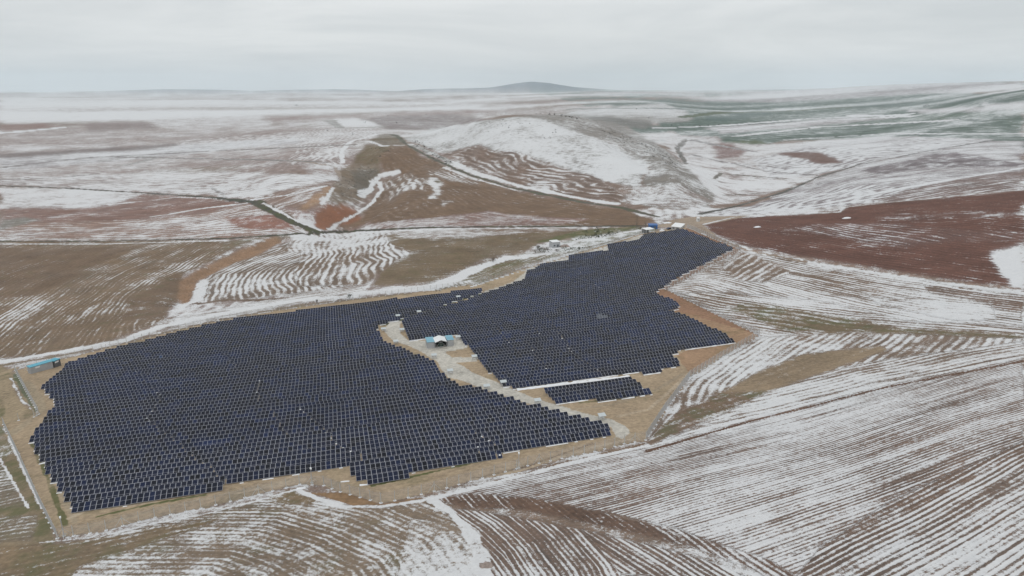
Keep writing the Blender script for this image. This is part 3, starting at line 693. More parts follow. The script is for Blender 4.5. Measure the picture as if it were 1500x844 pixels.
# ---------------------------------------------------------------- solar plant
ALPHA = rad(15.0); CA, SA = math.cos(ALPHA), math.sin(ALPHA)
PU_, TILT, ML, MW, PITCH_V = 1.134, rad(25), 2.30, 1.105, 3.1
def uv(x, y): return x * CA + y * SA, -x * SA + y * CA
def xy(u, v): return u * CA - v * SA, u * SA + v * CA
m_frame = mat('aluminium_frame', (.42, .43, .48), .5, .25)
m_steel = mat('galvanised_steel', (.50, .51, .53), .5, .5)
def panel_material():
    m = bpy.data.materials.new('solar_glass'); m.use_nodes = True; nt = m.node_tree; N, L = nt.nodes, nt.links; b = N['Principled BSDF']
    a = N.new('ShaderNodeAttribute'); a.attribute_name = 'tint'
    L.new(a.outputs['Color'], b.inputs['Base Color']); b.inputs['Roughness'].default_value = .16; b.inputs['IOR'].default_value = 1.45
    b.inputs['Specular IOR Level'].default_value = .20
    return m
m_glass = panel_material()
LBLOCK = [(113,748),(335,718),(335,707),(511,683),(511,699),(537,697),(540,706),(733,668),(733,660),(880,637),(895,634),(893,627),(882,621.5),(866,616.5),(850,611.5),(833,607.5),(818,604),(803,600),(789,596),(775,593),(762,589),(749,586),(736,582),(723,578),(700,570.5),(677,565.5),(667,560),(649,551),(640,537),(625,526),(608,519.5),(587,510.5),(560,498),(553,483),(556,474),(575,470),(590,466),(606,460),(621,455),(635,451),(650,446),(665,441),(680,437),(707,427),(708,423.5),(640,430.5),(560,441),(500,449),(450,454.5),(380,463),(330,470),(260,487),(200,503),(185,506),(150,516),(100,532),(85,547),(62,566),(78,586),(80,594),(75,602),(52,633),(46,643),(60,672),(75,695)]
RBLOCK = [(589,470),(592,480),(598,497),(672,490),(690,513),(710,536),(735,562),(752,567),(925,546),(962,543),(998,531),(980,516),(1074,500),(1071,494),(1045,482),(1020,472),(1000,461),(980,455),(993,449),(990,442),(958,428),(975,418),(987,410),(1010,396),(1040,382),(1058,372),(1076,364),(1003,335.5),(943,345),(937,352),(891,358),(893,367),(833,374),(834,382),(795,386.5),(783,395),(771,397),(772,405),(765,411),(735,422),(708,431),(680,441),(640,452),(600,465)]
PBLOCK = [(793,571),(925,555),(955,574),(817,591)]
GAPS = {'L': [[(327,520),(352,548)], [(380,558),(372,592)], [(199,545),(213,561),(234,579),(229,593),(215,613),(231,629),(236,634),(249,640),(267,657),(289,673),(313,690),(332,706)],
              [(396,600),(403,612),(420,640)], [(440,600),(497,654),(508,659),(519,664),(531,670),(533,679)], [(690,630),(716,646),(723,653)], [(700,655),(703,664),(732,667)]],
        'R': [[(770,500),(800,540)], [(775,476),(790,489)], [(800,463),(840,520),(880,545)], [(845,395),(900,440)], [(720,470),(760,520)]], 'P': []}
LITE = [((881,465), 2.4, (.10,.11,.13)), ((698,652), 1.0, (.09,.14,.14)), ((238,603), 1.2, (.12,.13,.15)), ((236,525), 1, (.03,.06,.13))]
def crossings(line, v):
    us = []
    for i in range(len(line)):
        (u0, v0), (u1, v1) = line[i], line[(i + 1) % len(line)]
        if (v0 > v) != (v1 > v): us.append(u0 + (v - v0) / (v1 - v0) * (u1 - u0))
    return sorted(us)
def open_cross(line, v):
    us = []
    for i in range(len(line) - 1):
        (u0, v0), (u1, v1) = line[i], line[i + 1]
        if (v0 > v) != (v1 > v): us.append(u0 + (v - v0) / (v1 - v0) * (u1 - u0))
    return us
rng = np.random.default_rng(4)
def tints(n, ux, vy):
    w = np.clip(1 + 1.1 * vnoise(ux / 3.3, vy / 2.0, 71) + .22 * rng.normal(0, 1, n), .5, 2.2)
    blue = np.clip(.5 + 1.4 * vnoise(ux / 14, vy / 9, 72) + .35 * rng.normal(0, 1, n), 0, 1)
    c = np.stack([.0075 + .002 * (1 - blue), .010 + .004 * blue, .017 + .022 * blue], -1) * w[:, None]
    return c * np.array((.72, .80, .95))
# template of one module in its own frame: x across, y up the slope, origin at the centre of the lower edge
hw = MW / 2
TV = [(-hw,0,-.035),(hw,0,-.035),(hw,ML,-.035),(-hw,ML,-.035),(-hw,0,0),(hw,0,0),(hw,ML,0),(-hw,ML,0)]
fr = .040
TV += [(-hw+fr,fr,.004),(hw-fr,fr,.004),(hw-fr,ML/2-.02,.004),(-hw+fr,ML/2-.02,.004),(-hw+fr,ML/2+.02,.004),(hw-fr,ML/2+.02,.004),(hw-fr,ML-fr,.004),(-hw+fr,ML-fr,.004)]
TF = [(0,3,2,1),(4,5,6,7),(0,1,5,4),(1,2,6,5),(2,3,7,6),(3,0,4,7),(8,9,10,11),(12,13,14,15)]
TM = [0]*6 + [1]*2
TVa = np.array(TV); TFa = np.array(TF)
def module_mesh(nm, tint):
    me = bpy.data.meshes.new(nm); me.from_pydata(TV, [], TF); me.materials.append(m_frame); me.materials.append(m_glass)
    me.polygons.foreach_set('material_index', TM)
    A = me.attributes.new('tint', 'FLOAT_COLOR', 'FACE'); A.data.foreach_set('color', np.tile([*tint, 1.0], len(TF)).astype(np.float32)); me.update(); return me
NVAR = 14
VARI = [module_mesh('module', t) for t in tints(NVAR, np.arange(NVAR) * 7.7, np.arange(NVAR) * 5.1)]
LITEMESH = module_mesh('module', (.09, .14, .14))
LITEW = [(ground_pt(p[0], p[1], .9), rr_, c_) for p, rr_, c_ in LITE]
LITEW = [((float(g[0][0]), float(g[1][0])), rr_, c_) for g, rr_, c_ in LITEW]
ONES = ['', 'first', 'second', 'third', 'fourth', 'fifth', 'sixth', 'seventh', 'eighth', 'ninth', 'tenth', 'eleventh', 'twelfth', 'thirteenth', 'fourteenth', 'fifteenth', 'sixteenth', 'seventeenth', 'eighteenth', 'nineteenth']
TENS = {20: 'twent', 30: 'thirt', 40: 'fort', 50: 'fift', 60: 'sixt', 70: 'sevent', 80: 'eight', 90: 'ninet'}
def ordinal(n):
    if n >= 100: return 'hundredth' if n == 100 else 'hundred and ' + ordinal(n - 100)
    if n < 20: return ONES[n]
    t, o_ = n // 10 * 10, n % 10
    return TENS[t] + 'ieth' if o_ == 0 else TENS[t] + 'y-' + ONES[o_]
snow_v, snow_f = [], []
def snow_bank(p, q, w, h, seed=0, gapk=.15):
    """low broken ridge of slid snow along p-q on the ground"""
    L_ = math.hypot(q[0] - p[0], q[1] - p[1]); n_ = max(2, int(L_ / .8)); dx, dy = (q[0] - p[0]) / L_, (q[1] - p[1]) / L_
    ts = np.linspace(0, L_, n_ + 1); X_ = p[0] + dx * ts; Y_ = p[1] + dy * ts; Z_ = height(X_, Y_)
    prev = None
    for k in range(n_ + 1):
        s_ = .55 + .6 * hash2(np.array([k]), np.array([int(p[0] * 13 + p[1] * 7 + seed)]), 5)[0]
        if s_ < .55 + gapk: prev = None; continue
        b0 = len(snow_v); ww = w * s_
        for off, hh in ((-.5, -.03), (-.22, .8), (.15, 1.0), (.5, -.03)):
            snow_v.append((X_[k] - dy * off * ww, Y_[k] + dx * off * ww, Z_[k] + (hh * h * s_ if hh > 0 else -.04)))
        if prev is not None:
            for c_ in range(3): snow_f.append((prev + c_, prev + c_ + 1, b0 + c_ + 1, b0 + c_))
        prev = b0
counts = {}
def block(key, poly, label_fmt, group):
    W = wpoly(poly, lift=.85, step=10); U, V = uv(W[:, 0], W[:, 1]); P = list(zip(U, V))
    gaps = []
    for g in GAPS[key]:
        gw = wpoly(g, closed=False, lift=.9); gu, gv = uv(gw[:, 0], gw[:, 1]); gaps.append(list(zip(gu, gv)))
    v = min(V) + .9; rows = []
    while v < max(V):
        us = crossings(P, v); segs = []
        for a, b in zip(us[::2], us[1::2]):
            if b - a > 3.0: segs.append((a, b))
        # merge across hairline notches
        mg = []
        for s_ in segs:
            if mg and s_[0] - mg[-1][1] < 1.5: mg[-1] = (mg[-1][0], s_[1])
            else: mg.append(s_)
        rows.append((v, mg)); v += PITCH_V
    nrow = 0; prev = []
    for v, segs in rows:
        cur = []
        for si, (a, b) in enumerate(segs):
            nm_ = int((b - a) / PU_)
            if nm_ < 2: continue
            nrow += 1
            u0 = round(a / PU_) * PU_ + PU_ / 2
            us = u0 + np.arange(nm_) * PU_
            for g in gaps:
                for c_ in open_cross(g, v):
                    if us[0] < c_ < us[-1]: us = np.where(us > c_, us + .34, us)
            X_, Y_ = xy(us, np.full(nm_, v)); 
            back = ML * math.cos(TILT) / 2
            bz = height(X_, Y_)
            Xe, Ye = xy(us + .6, np.full(nm_, v)); sl = (height(Xe, Ye) - bz) / .6
            # table height varies a little with the ground, in runs of ten modules
            run = (np.arange(nm_) // 10); zoff = .42 + .05 * np.sin(run * 2.1 + v) + .30 * vnoise(us / 45, np.full(nm_, v * .55), 17) 
            # smooth the ground under the table rail
            mid = len(us) // 2
            mx_, my_ = float(X_[mid]), float(Y_[mid]); root = empty('solar_panel_row', (mx_, my_, float(bz[mid])), ALPHA)
            tag(root, label_fmt(nrow, len(rows)), 'solar panel row', group)
            # per module axes
            ex = np.stack([np.full(nm_, CA), np.full(nm_, SA), sl], -1); ex /= np.linalg.norm(ex, axis=1)[:, None]
            ey0 = np.array([-SA * math.cos(TILT), CA * math.cos(TILT), math.sin(TILT)])[None] + np.zeros((nm_, 3))
            ey = ey0 - (ey0 * ex).sum(1)[:, None] * ex; ey /= np.linalg.norm(ey, axis=1)[:, None]
            ez = np.cross(ex, ey)
            org = np.stack([X_ + SA * back, Y_ - CA * back, bz + zoff + 0 * sl], -1)
            depth = float(my_ * CP - (bz[mid] + 1 - CAMZ) * SP)
            tn = tints(nm_, us, np.full(nm_, v)); lite = np.zeros(nm_, bool)
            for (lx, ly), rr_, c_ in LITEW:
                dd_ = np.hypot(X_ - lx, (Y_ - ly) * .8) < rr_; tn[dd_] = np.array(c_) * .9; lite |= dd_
            if depth < 178:
                for k in range(nm_):
                    me = LITEMESH if lite[k] else VARI[int(rng.integers(NVAR))]
                    o = bpy.data.objects.new('module', me); scene.collection.objects.link(o)
                    M = Matrix(((ex[k][0], ey[k][0], ez[k][0], org[k][0]), (ex[k][1], ey[k][1], ez[k][1], org[k][1]), (ex[k][2], ey[k][2], ez[k][2], org[k][2]), (0, 0, 0, 1)))
                    o.parent = root; o.matrix_parent_inverse = Matrix.Identity(4)
                    o.matrix_local = Matrix.LocRotScale(root.location, Matrix.Rotation(ALPHA, 3, 'Z'), None).inverted() @ M
                counts['mod'] = counts.get('mod', 0) + nm_
            else:
                vv = org[:, None, :] + TVa[None, :, 0:1] * ex[:, None] + TVa[None, :, 1:2] * ey[:, None] + TVa[None, :, 2:3] * ez[:, None]
                vv = vv.reshape(-1, 3); loc = np.empty_like(vv); dxx = vv[:, 0] - mx_; dyy = vv[:, 1] - my_
                loc[:, 0] = dxx * CA + dyy * SA; loc[:, 1] = -dxx * SA + dyy * CA; loc[:, 2] = vv[:, 2] - float(bz[mid])
                ff = (np.arange(nm_)[:, None, None] * len(TV) + TFa[None]).reshape(-1)
                me = bpy.data.meshes.new('modules'); me.vertices.add(len(loc)); me.vertices.foreach_set('co', loc.astype(np.float32).ravel())
                me.loops.add(len(ff)); me.loops.foreach_set('vertex_index', ff.astype(np.int32)); me.polygons.add(nm_ * len(TF))
                me.polygons.foreach_set('loop_start', (np.arange(nm_ * len(TF)) * 4).astype(np.int32))
                me.polygons.foreach_set('material_index', np.tile(TM, nm_).astype(np.int32)); me.update(calc_edges=True)
                me.materials.append(m_frame); me.materials.append(m_glass)
                A = me.attributes.new('tint', 'FLOAT_COLOR', 'FACE'); c4 = np.ones((nm_, len(TF), 4), np.float32); c4[:, :, :3] = tn[:, None, :]; A.data.foreach_set('color', c4.ravel())
                o = bpy.data.objects.new('modules', me); link(o, root); o['kind'] = 'stuff'
                counts['far'] = counts.get('far', 0) + nm_
            # rack: posts and two rails
            rk = MB(); step = 3 if depth < 200 else 6
            def rel(k, along, up):
                p_ = org[k] + ey[k] * along + ez[k] * up; dx_, dy_ = p_[0] - mx_, p_[1] - my_
                return Vector((dx_ * CA + dy_ * SA, -dx_ * SA + dy_ * CA, p_[2] - float(bz[mid])))
            ks = list(range(0, nm_, step)); 
            if ks[-1] != nm_ - 1: ks.append(nm_ - 1)
            for k in ks:
                for al in (.45, 1.85):
                    t_ = rel(k, al, -.07); rk.bar((t_.x, t_.y, float(bz[k] - bz[mid]) - .25), t_, .05, 4)
            for k0, k1 in zip(ks, ks[1:]):
                for al in (.45, 1.85): rk.bar(rel(k0, al, -.07), rel(k1, al, -.07), .035, 3)
            rk.build('rack', m_steel, root)
            cur.append((us[0] - hw, us[-1] + hw))
            # snow that slid off and lies along the lower edge wherever no row stands close in front
            fe = [(us[0] - hw, us[-1] + hw)]
            for pa, pb in prev:
                nf_ = []
                for c0, c1 in fe:
                    if pb <= c0 or pa >= c1: nf_.append((c0, c1))
                    else:
                        if pa - c0 > .6: nf_.append((c0, pa))
                        if c1 - pb > .6: nf_.append((pb, c1))
                fe = nf_
            vf = v - back - .25
            for c0, c1 in fe:
                if c1 - c0 > 150: c1 = c0 + 150
                if key == 'L' and c1 - c0 > 12 and depth < 160: snow_bank(xy(c0, vf), xy(c1, vf), .36, .08, int(v), .5)
                else: snow_bank(xy(c0, vf), xy(c1, vf), .60 if depth > 185 else .45, .22 if depth > 185 else .12, int(v), .04 if depth > 185 else .3)
        prev = cur
    return nrow
def fl(n, tot):
    return f'{ordinal(n)} dark blue solar panel row from the front fence in the large left field'
def frr(n, tot):
    return f'{ordinal(n)} dark blue solar panel row from the front in the right field behind the kiosks'
def fp(n, tot):
    return f'{ordinal(n)} row from the front of the small separate patch of solar panels'
print('L', block('L', LBLOCK, fl, 'solar panel rows of the left field'))
print('R', block('R', RBLOCK, frr, 'solar panel rows of the right field'))
print('P', block('P', PBLOCK, fp, 'solar panel rows of the small front patch'))
print(counts)
# ---------------------------------------------------------------- slid snow along the exposed lower edges
def stuff_mesh(name, v, f, m, label=None):
    me = bpy.data.meshes.new(name); me.from_pydata([tuple(map(float, p)) for p in v], [], f); me.materials.append(m); me.update()
    o = bpy.data.objects.new(name, me); link(o); o['kind'] = 'stuff'
    if label: o['label'] = label
    return o
m_snow = mat('settled_snow', (.78, .79, .81), .9, noise=.12, scale=1.2, spec=.2)
m_wall = mat('light_grey_sheet', (.40, .41, .42), .6, noise=.10, scale=.8)
m_wall2 = mat('dark_grey_sheet', (.12, .125, .13), .6, noise=.15, scale=.8)
m_blue = mat('pale_blue_roof', (.22, .43, .53), .55, noise=.10, scale=.7)
m_turq = mat('turquoise_roof', (.09, .36, .47), .5, noise=.08, scale=.7)
m_white = mat('white_sheet', (.76, .77, .77), .6, noise=.07, scale=1.0)
m_pale = mat('pale_stand_roof', (.50, .54, .55), .6, noise=.1, scale=2)
m_dark = mat('dark_interior', (.03, .04, .035), .8)
m_green = mat('green_casing', (.03, .075, .055), .6, noise=.2, scale=2)
m_conc = mat('concrete', (.50, .49, .46), .9, noise=.15, scale=3)
m_royal = mat('royal_blue_sheet', (.015, .11, .34), .5, noise=.15, scale=1)
m_navy = mat('navy_paint', (.02, .03, .08), .35)
m_bark = mat('grey_bark', (.16, .14, .115), .95, noise=.3, scale=4)
m_twig = mat('bare_twigs', (.17, .145, .115), .95, noise=.3, scale=3)
m_leafd = mat('dull_green_leaves', (.075, .085, .045), .9, noise=.4, scale=1.5)
m_leafb = mat('brown_leaves', (.12, .085, .06), .9, noise=.4, scale=1.5)
m_scrub = mat('dark_scrub', (.05, .052, .042), .95, noise=.4, scale=.5)
m_rub = mat('pinkish_rubble', (.33, .27, .24), .95, noise=.3, scale=2)
m_rubber = mat('black_rubber', (.02, .02, .02), .8)
m_glassd = mat('dark_window', (.03, .035, .045), .15)

# the row nearest the gravel fork has a wide pale snow drift before it
def G(px, py, lift=0.0):
    x, y = ground_pt(px, py, lift); x = float(x[0]); y = float(y[0]); return x, y, float(height(np.array([x]), np.array([y]))[0])
a, b = G(757, 571.5), G(922, 551.5); snow_bank(a[:2], b[:2], 1.9, .42, 3, -.4)
a, b = G(600, 499), G(626, 496.5); snow_bank(a[:2], b[:2], 1.3, .3, 3, -.4)
P0, P1 = G(262,558,.9), G(357,548,.9)
for k in range(24):
    t0, t1 = k / 24, (k + .93) / 24; q0 = [P0[i] + (P1[i]-P0[i])*t0 for i in (0, 1)]; q1 = [P0[i] + (P1[i]-P0[i])*t1 for i in (0, 1)]; zz = height(np.array([q0[0], q1[0]]), np.array([q0[1], q1[1]])) + .5; k0 = len(snow_v)
    snow_v += [(q0[0], q0[1]-.12, zz[0]), (q1[0], q1[1]-.12, zz[1]), (q1[0], q1[1]+.22, zz[1]+.14), (q0[0], q0[1]+.22, zz[0]+.14)]; snow_f.append((k0, k0+1, k0+2, k0+3))
for px, py in ((533,711),(441,716),(505,706)):
    a = G(px, py); snow_bank((a[0]-.9, a[1]), (a[0]+1.0, a[1]+.2), .8, .25, 3, -.6)
for key in 'LR':
    for g in GAPS[key]:
        for px, py in dens(g, 5.5, False):
            a = G(px, py, .9)
            if abs(hash2(np.array([int(px)]), np.array([int(py)]), 3)[0]) > .5:
                k = len(snow_v); z0 = a[2] + .9
                for q in ((-.22,-.22,0),(.22,-.2,0),(.2,.25,.08),(-.2,.22,.08),(0,0,.2)): snow_v.append((a[0]+q[0], a[1]+q[1], z0+q[2]))
                for q in ((0,1,4),(1,2,4),(2,3,4),(3,0,4)): snow_f.append(tuple(k+i for i in q))
stuff_mesh('snow_ridge', snow_v, snow_f, m_snow, 'white snow slid off the panels and lying along the exposed lower edges of the rows')

# ---------------------------------------------------------------- perimeter fence
def net_material():
    m = bpy.data.materials.new('wire_netting'); m.use_nodes = True; nt = m.node_tree; N, L = nt.nodes, nt.links; b = N['Principled BSDF']
    b.inputs['Base Color'].default_value = (.42, .44, .47, 1); b.inputs['Roughness'].default_value = .6
    # a net of round wires closes up as it is seen more edge-on: cover = wire share / cos(angle)
    g = N.new('ShaderNodeNewGeometry'); dt = N.new('ShaderNodeVectorMath'); dt.operation = 'DOT_PRODUCT'
    L.new(g.outputs['Normal'], dt.inputs[0]); L.new(g.outputs['Incoming'], dt.inputs[1])
    ab = N.new('ShaderNodeMath'); ab.operation = 'ABSOLUTE'; L.new(dt.outputs['Value'], ab.inputs[0])
    dv = N.new('ShaderNodeMath'); dv.operation = 'DIVIDE'; dv.inputs[0].default_value = .12; dv.use_clamp = True; L.new(ab.outputs[0], dv.inputs[1])
    L.new(dv.outputs[0], b.inputs['Alpha']); return m
m_net = net_material()
POSTH = 2.3
pm = MB(); pm.bar((0,0,-.25), (0,0,POSTH), .10, 4, 0, .08); pm.bar((0,0,POSTH), (0,-.28,POSTH+.32), .06, 4, 0, .04); pm.box(-.28,.28,-.28,.28,-.3,.07,1)
post_me = pm.mesh('post', [m_conc, m_snow])
m_conc2 = mat('reddish_concrete', (.48, .36, .29), .9, noise=.15, scale=3)
post_me2 = pm.mesh('post', [m_conc2, m_conc])
def fence(path, label, spacing=2.85, mesh_=True, pmesh=post_me, strut=True):
    W = wpoly(path, closed=False, step=15)
    seg = np.hypot(*np.diff(W, axis=0).T); cum = np.r_[0, np.cumsum(seg)]; n = max(1, round(cum[-1] / spacing)); ts = np.linspace(0, cum[-1], n + 1)
    X_ = np.interp(ts, cum, W[:, 0]); Y_ = np.interp(ts, cum, W[:, 1]); Z_ = height(X_, Y_)
    root = empty('perimeter_fence', (float(X_[0]), float(Y_[0]), float(Z_[0]))); tag(root, label, 'fence', 'runs of the post and wire perimeter fence')
    for k in range(n + 1):
        if k == n and spacing > 0: pass
        o = bpy.data.objects.new('post', pmesh); link(o, root); o.location = (float(X_[k] - X_[0]), float(Y_[k] - Y_[0]), float(Z_[k] - Z_[0]))
        i = min(k, n - 1); o.rotation_euler = (rng.normal(0, .015), rng.normal(0, .015), math.atan2(Y_[i+1]-Y_[i], X_[i+1]-X_[i]))
        if strut and k % 9 == 4:
            dx, dy = X_[i+1]-X_[i], Y_[i+1]-Y_[i]; l_ = math.hypot(dx, dy); s = MB(); s.bar((0,0,1.9), (dx/l_*1.5, dy/l_*1.5, 0), .05, 4); s.bar((0,0,1.9), (-dx/l_*1.5, -dy/l_*1.5, 0), .05, 4)
            q = s.build('brace', m_conc, root); q.location = o.location
    if mesh_:
        v = []; f = []
        for k in range(n + 1):
            x_, y_, z_ = X_[k]-X_[0], Y_[k]-Y_[0], Z_[k]-Z_[0]; v += [(x_, y_, z_+.03), (x_, y_, z_+POSTH-.05)]
            if k: f.append((2*k-2, 2*k, 2*k+1, 2*k-1))
        me = bpy.data.meshes.new('wire_net'); me.from_pydata([tuple(map(float, p)) for p in v], [], f); me.materials.append(m_net); o = bpy.data.objects.new('wire_net', me); link(o, root)
        for hh in (.1, POSTH - .08, POSTH + .25):
            w = MB()
            for k in range(n): w.bar((X_[k]-X_[0], Y_[k]-Y_[0], Z_[k]-Z_[0]+hh), (X_[k+1]-X_[0], Y_[k+1]-Y_[0], Z_[k+1]-Z_[0]+hh), .012, 3)
            w.build('strand_wire', m_steel, root)
    return root
fence([(84,789),(148,779),(225,759),(300,744),(368,727),(439,710)], 'front fence run with pale concrete posts along the lower left edge of the panels')
fence([(439,710),(473,711),(499,721),(528,729),(558,737)], 'short fence run bending outward round the lowest notch of the left panel field', strut=False)
fence([(558,737),(582,733),(644,718),(723,696),(779,681),(866,663),(916,650),(946,645)], 'front fence run beside the white snow verge, from the bend to the right hand corner')
fence([(946,645),(975,600),(1010,553)], 'grey fence run climbing from the right front corner past the bare tan ground')
fence([(1010,553),(1060,522),(1112,492)], 'fence run leading to the outermost right corner of the plant')
fence([(1112,492),(1045,459),(975,424)], 'fence run along the snow furrows behind the reddish bare corner')
fence([(975,424),(1040,388),(1085,366)], 'fence run beside the stepped right edge of the panel field')
fence([(1085,366),(1045,350),(1006,334)], 'farthest fence run, between the dark red field and the panels')
fence([(705,415),(757,397),(800,385)], 'fence run with reddish posts on the slope above the pale gravel track', pmesh=post_me2)
fence([(800,385),(830,376),(890,358),(943,342)], 'fence run along the pale gravel track towards the far sheds')
fence([(40,538),(110,522),(200,499),(300,474),(400,456),(500,441),(600,429),(680,418)], 'long back fence run between the left panel field and the snowy bank', spacing=3.2)
fence([(57,607),(38,573),(22,543)], 'grey netting fence run beside the entrance track and the long grey container', spacing=3.0)
fence([(22,543),(30,541),(40,538)], 'very short fence run next to the turquoise roofed container', strut=False)
fence([(5,622),(24,617),(50,611)], 'short open fence run at the left entrance', mesh_=False, strut=False, spacing=4)
fence([(5,622),(30,675),(56,733),(84,789)], 'long straight grey netting fence along the left edge of the plant', spacing=3.0)

# ---------------------------------------------------------------- braced camera masts
def mast(px, py, h, label):
    x, y, z = G(px, py); r = empty('camera_mast', (x, y, z), rng.uniform(0, 1)); tag(r, label, 'mast', 'braced camera masts along the fence')
    b = MB(); b.bar((0,0,-.2), (0,0,h), .07, 6); b.build('pole', m_steel, r)
    for k in range(3):
        a_ = k * 2.1 + .4; s = MB(); s.bar((0,0,h*.45), (math.cos(a_)*1.25, math.sin(a_)*1.25, 0), .045, 4); s.build('brace', m_steel, r)
    s = MB(); s.bar((-.5,-.2,.5), (.5,.2,.5), .03, 4); s.bar((0,.55,.5), (.5,-.3,.5), .03, 4); s.box(-.3,.3,-.3,.3,-.1,.18); s.build('footing', m_conc, r)
    s = MB(); s.box(-.16,.16,-.35,.2,h,h+.25); s.build('camera_head', m_white, r)
mast(457,708,3.6,'braced mast beside the front fence bend, left of the lowest panel notch')
mast(760,686,3.7,'braced mast at the front fence nearest the snow verge, left of the right corner')
mast(54,609,2.6,'braced mast at the lower end of the short netting fence by the entrance')
mast(41,543,2.4,'braced mast standing left of the turquoise roofed container')
mast(156,513,2.6,'braced mast on the back fence behind the upper left panels')
mast(94,786,4.2,'thin dark mast in the lower left fence corner')

# ---------------------------------------------------------------- transformer kiosks and open shelter
def kiosk(px, py, w, dpt, h, label):
    x, y, z = G(px, py); r = empty('transformer_kiosk', (x, y, z), ALPHA); tag(r, label, 'kiosk', 'transformer kiosks with blue roofs')
    b = MB(); b.box(0,w,0,dpt,-.3,h)
    n = int(w / .3)
    for k in range(n): b.box(.1+k*w/n, .1+k*w/n+.06, -.025, .0, .05, h-.08)
    n = int(dpt / .35)
    for k in range(n): b.box(-.025, 0, .1+k*dpt/n, .16+k*dpt/n, .05, h-.08)
    b.build('wall', m_wall, r)
    t = MB(); t.hexa([(-.15,-.15,h),(w+.15,-.15,h),(w+.15,dpt+.15,h),(-.15,dpt+.15,h),(-.15,-.15,h+.13),(w+.15,-.15,h+.13),(w+.15,dpt+.15,h+.2),(-.15,dpt+.15,h+.2)])
    for k in range(1, 6): t.box(-.15,w+.15, dpt*k/6-.02, dpt*k/6+.02, h+.16, h+.23)
    t.build('roof', m_blue, r)
    d_ = MB(); d_.box(w*.25,w*.75,-.05,-.026,.1,1.95); dd_ = d_.build('door', m_wall, r)
    hd = MB(); hd.box(w*.68,w*.71,-.10,-.05,.95,1.15); hd.build('handle', m_dark, dd_)
    bs = MB(); bs.box(-.3,w+.3,-.3,dpt+.3,-.5,.06); bs.build('plinth', m_conc, r)
kiosk(626.5,511,2.75,5.2,2.5,'left grey kiosk with a pale blue roof, left of the white gabled shelter')
kiosk(655.5,507.5,2.45,4.6,2.5,'right grey kiosk with a pale blue roof, between the white shelter and the panels')
x, y, z = G(638.2,510.5); r = empty('open_shelter', (x, y, z), ALPHA); tag(r, 'open steel shelter with a white gabled roof between the two blue roofed kiosks', 'shelter')
W_, D_, E_, R_ = 4.1, 5.0, 2.45, 3.25
rf = MB()
for sgn, x0, x1 in ((0, -.2, W_/2), (1, W_/2, W_+.2)):
    z0, z1 = (E_, R_) if sgn == 0 else (R_, E_)
    rf = MB(); rf.hexa([(x0,-.5,z0),(x1,-.5,z1),(x1,D_,z1),(x0,D_,z0),(x0,-.5,z0+.08),(x1,-.5,z1+.08),(x1,D_,z1+.08),(x0,D_,z0+.08)])
    for k in range(1, 7):
        yy = -.5 + (D_+.5)*k/7; rf.hexa([(x0,yy-.03,z0+.08),(x1,yy-.03,z1+.08),(x1,yy+.03,z1+.08),(x0,yy+.03,z0+.08),(x0,yy-.03,z0+.12),(x1,yy-.03,z1+.12),(x1,yy+.03,z1+.12),(x0,yy+.03,z0+.12)])
    rf.build('roof_sheet', m_white, r)
for xx in (0.05, W_/2, W_-.05):
    for yy in (0, D_-.4): q = MB(); q.bar((xx,yy,-.3),(xx,yy,E_+(.7 if xx == W_/2 else 0)),.06,4); q.build('column', m_steel, r)
q = MB(); q.bar((0,0,E_),(W_/2,0,R_-.05),.05,4); q.bar((W_/2,0,R_-.05),(W_,0,E_),.05,4); q.bar((0,0,E_),(W_,0,E_),.05,4)
for k in range(1, 6): q.bar((W_*k/6,0,E_),(W_*k/6,0,E_+.75*(1-abs(k/3-1))),.025,4)
q.bar((.1,0,.2),(W_*.45,0,E_),.03,4); q.bar((W_-.1,0,.2),(W_*.55,0,E_),.03,4); q.build('truss', m_steel, r)
q = MB(); q.box(0,W_,D_-.3,D_-.2,0,E_); q.box(-.02,.0,.3,D_-.3,.0,E_-.3); q.box(W_,W_+.02,.3,D_-.3,0,E_-.3); q.build('back_wall', m_dark, r)
q = MB(); q.box(-.2,W_+.2,-.4,D_,-.5,.05); q.build('slab', m_conc, r)
x2, y2, z2 = x + 1.1*CA - 1.4*SA, y + 1.1*SA + 1.4*CA, z
t = empty('transformer', (x2, y2, z2+.05), ALPHA); tag(t, 'dark green transformer standing under the white gabled shelter', 'transformer')
q = MB(); q.box(0,1.9,0,1.4,0,1.25); q.build('tank', m_green, t)
q = MB()
for k in range(9): q.box(.1+k*.2,.14+k*.2,-.16,0,.15,1.1)
q.build('cooling_fins', m_green, t)
q = MB()
for k in range(3): q.bar((.4+k*.5,.7,1.25),(.4+k*.5,.7,1.6),.07,6,0,.04)
q.build('bushings', m_wall2, t)

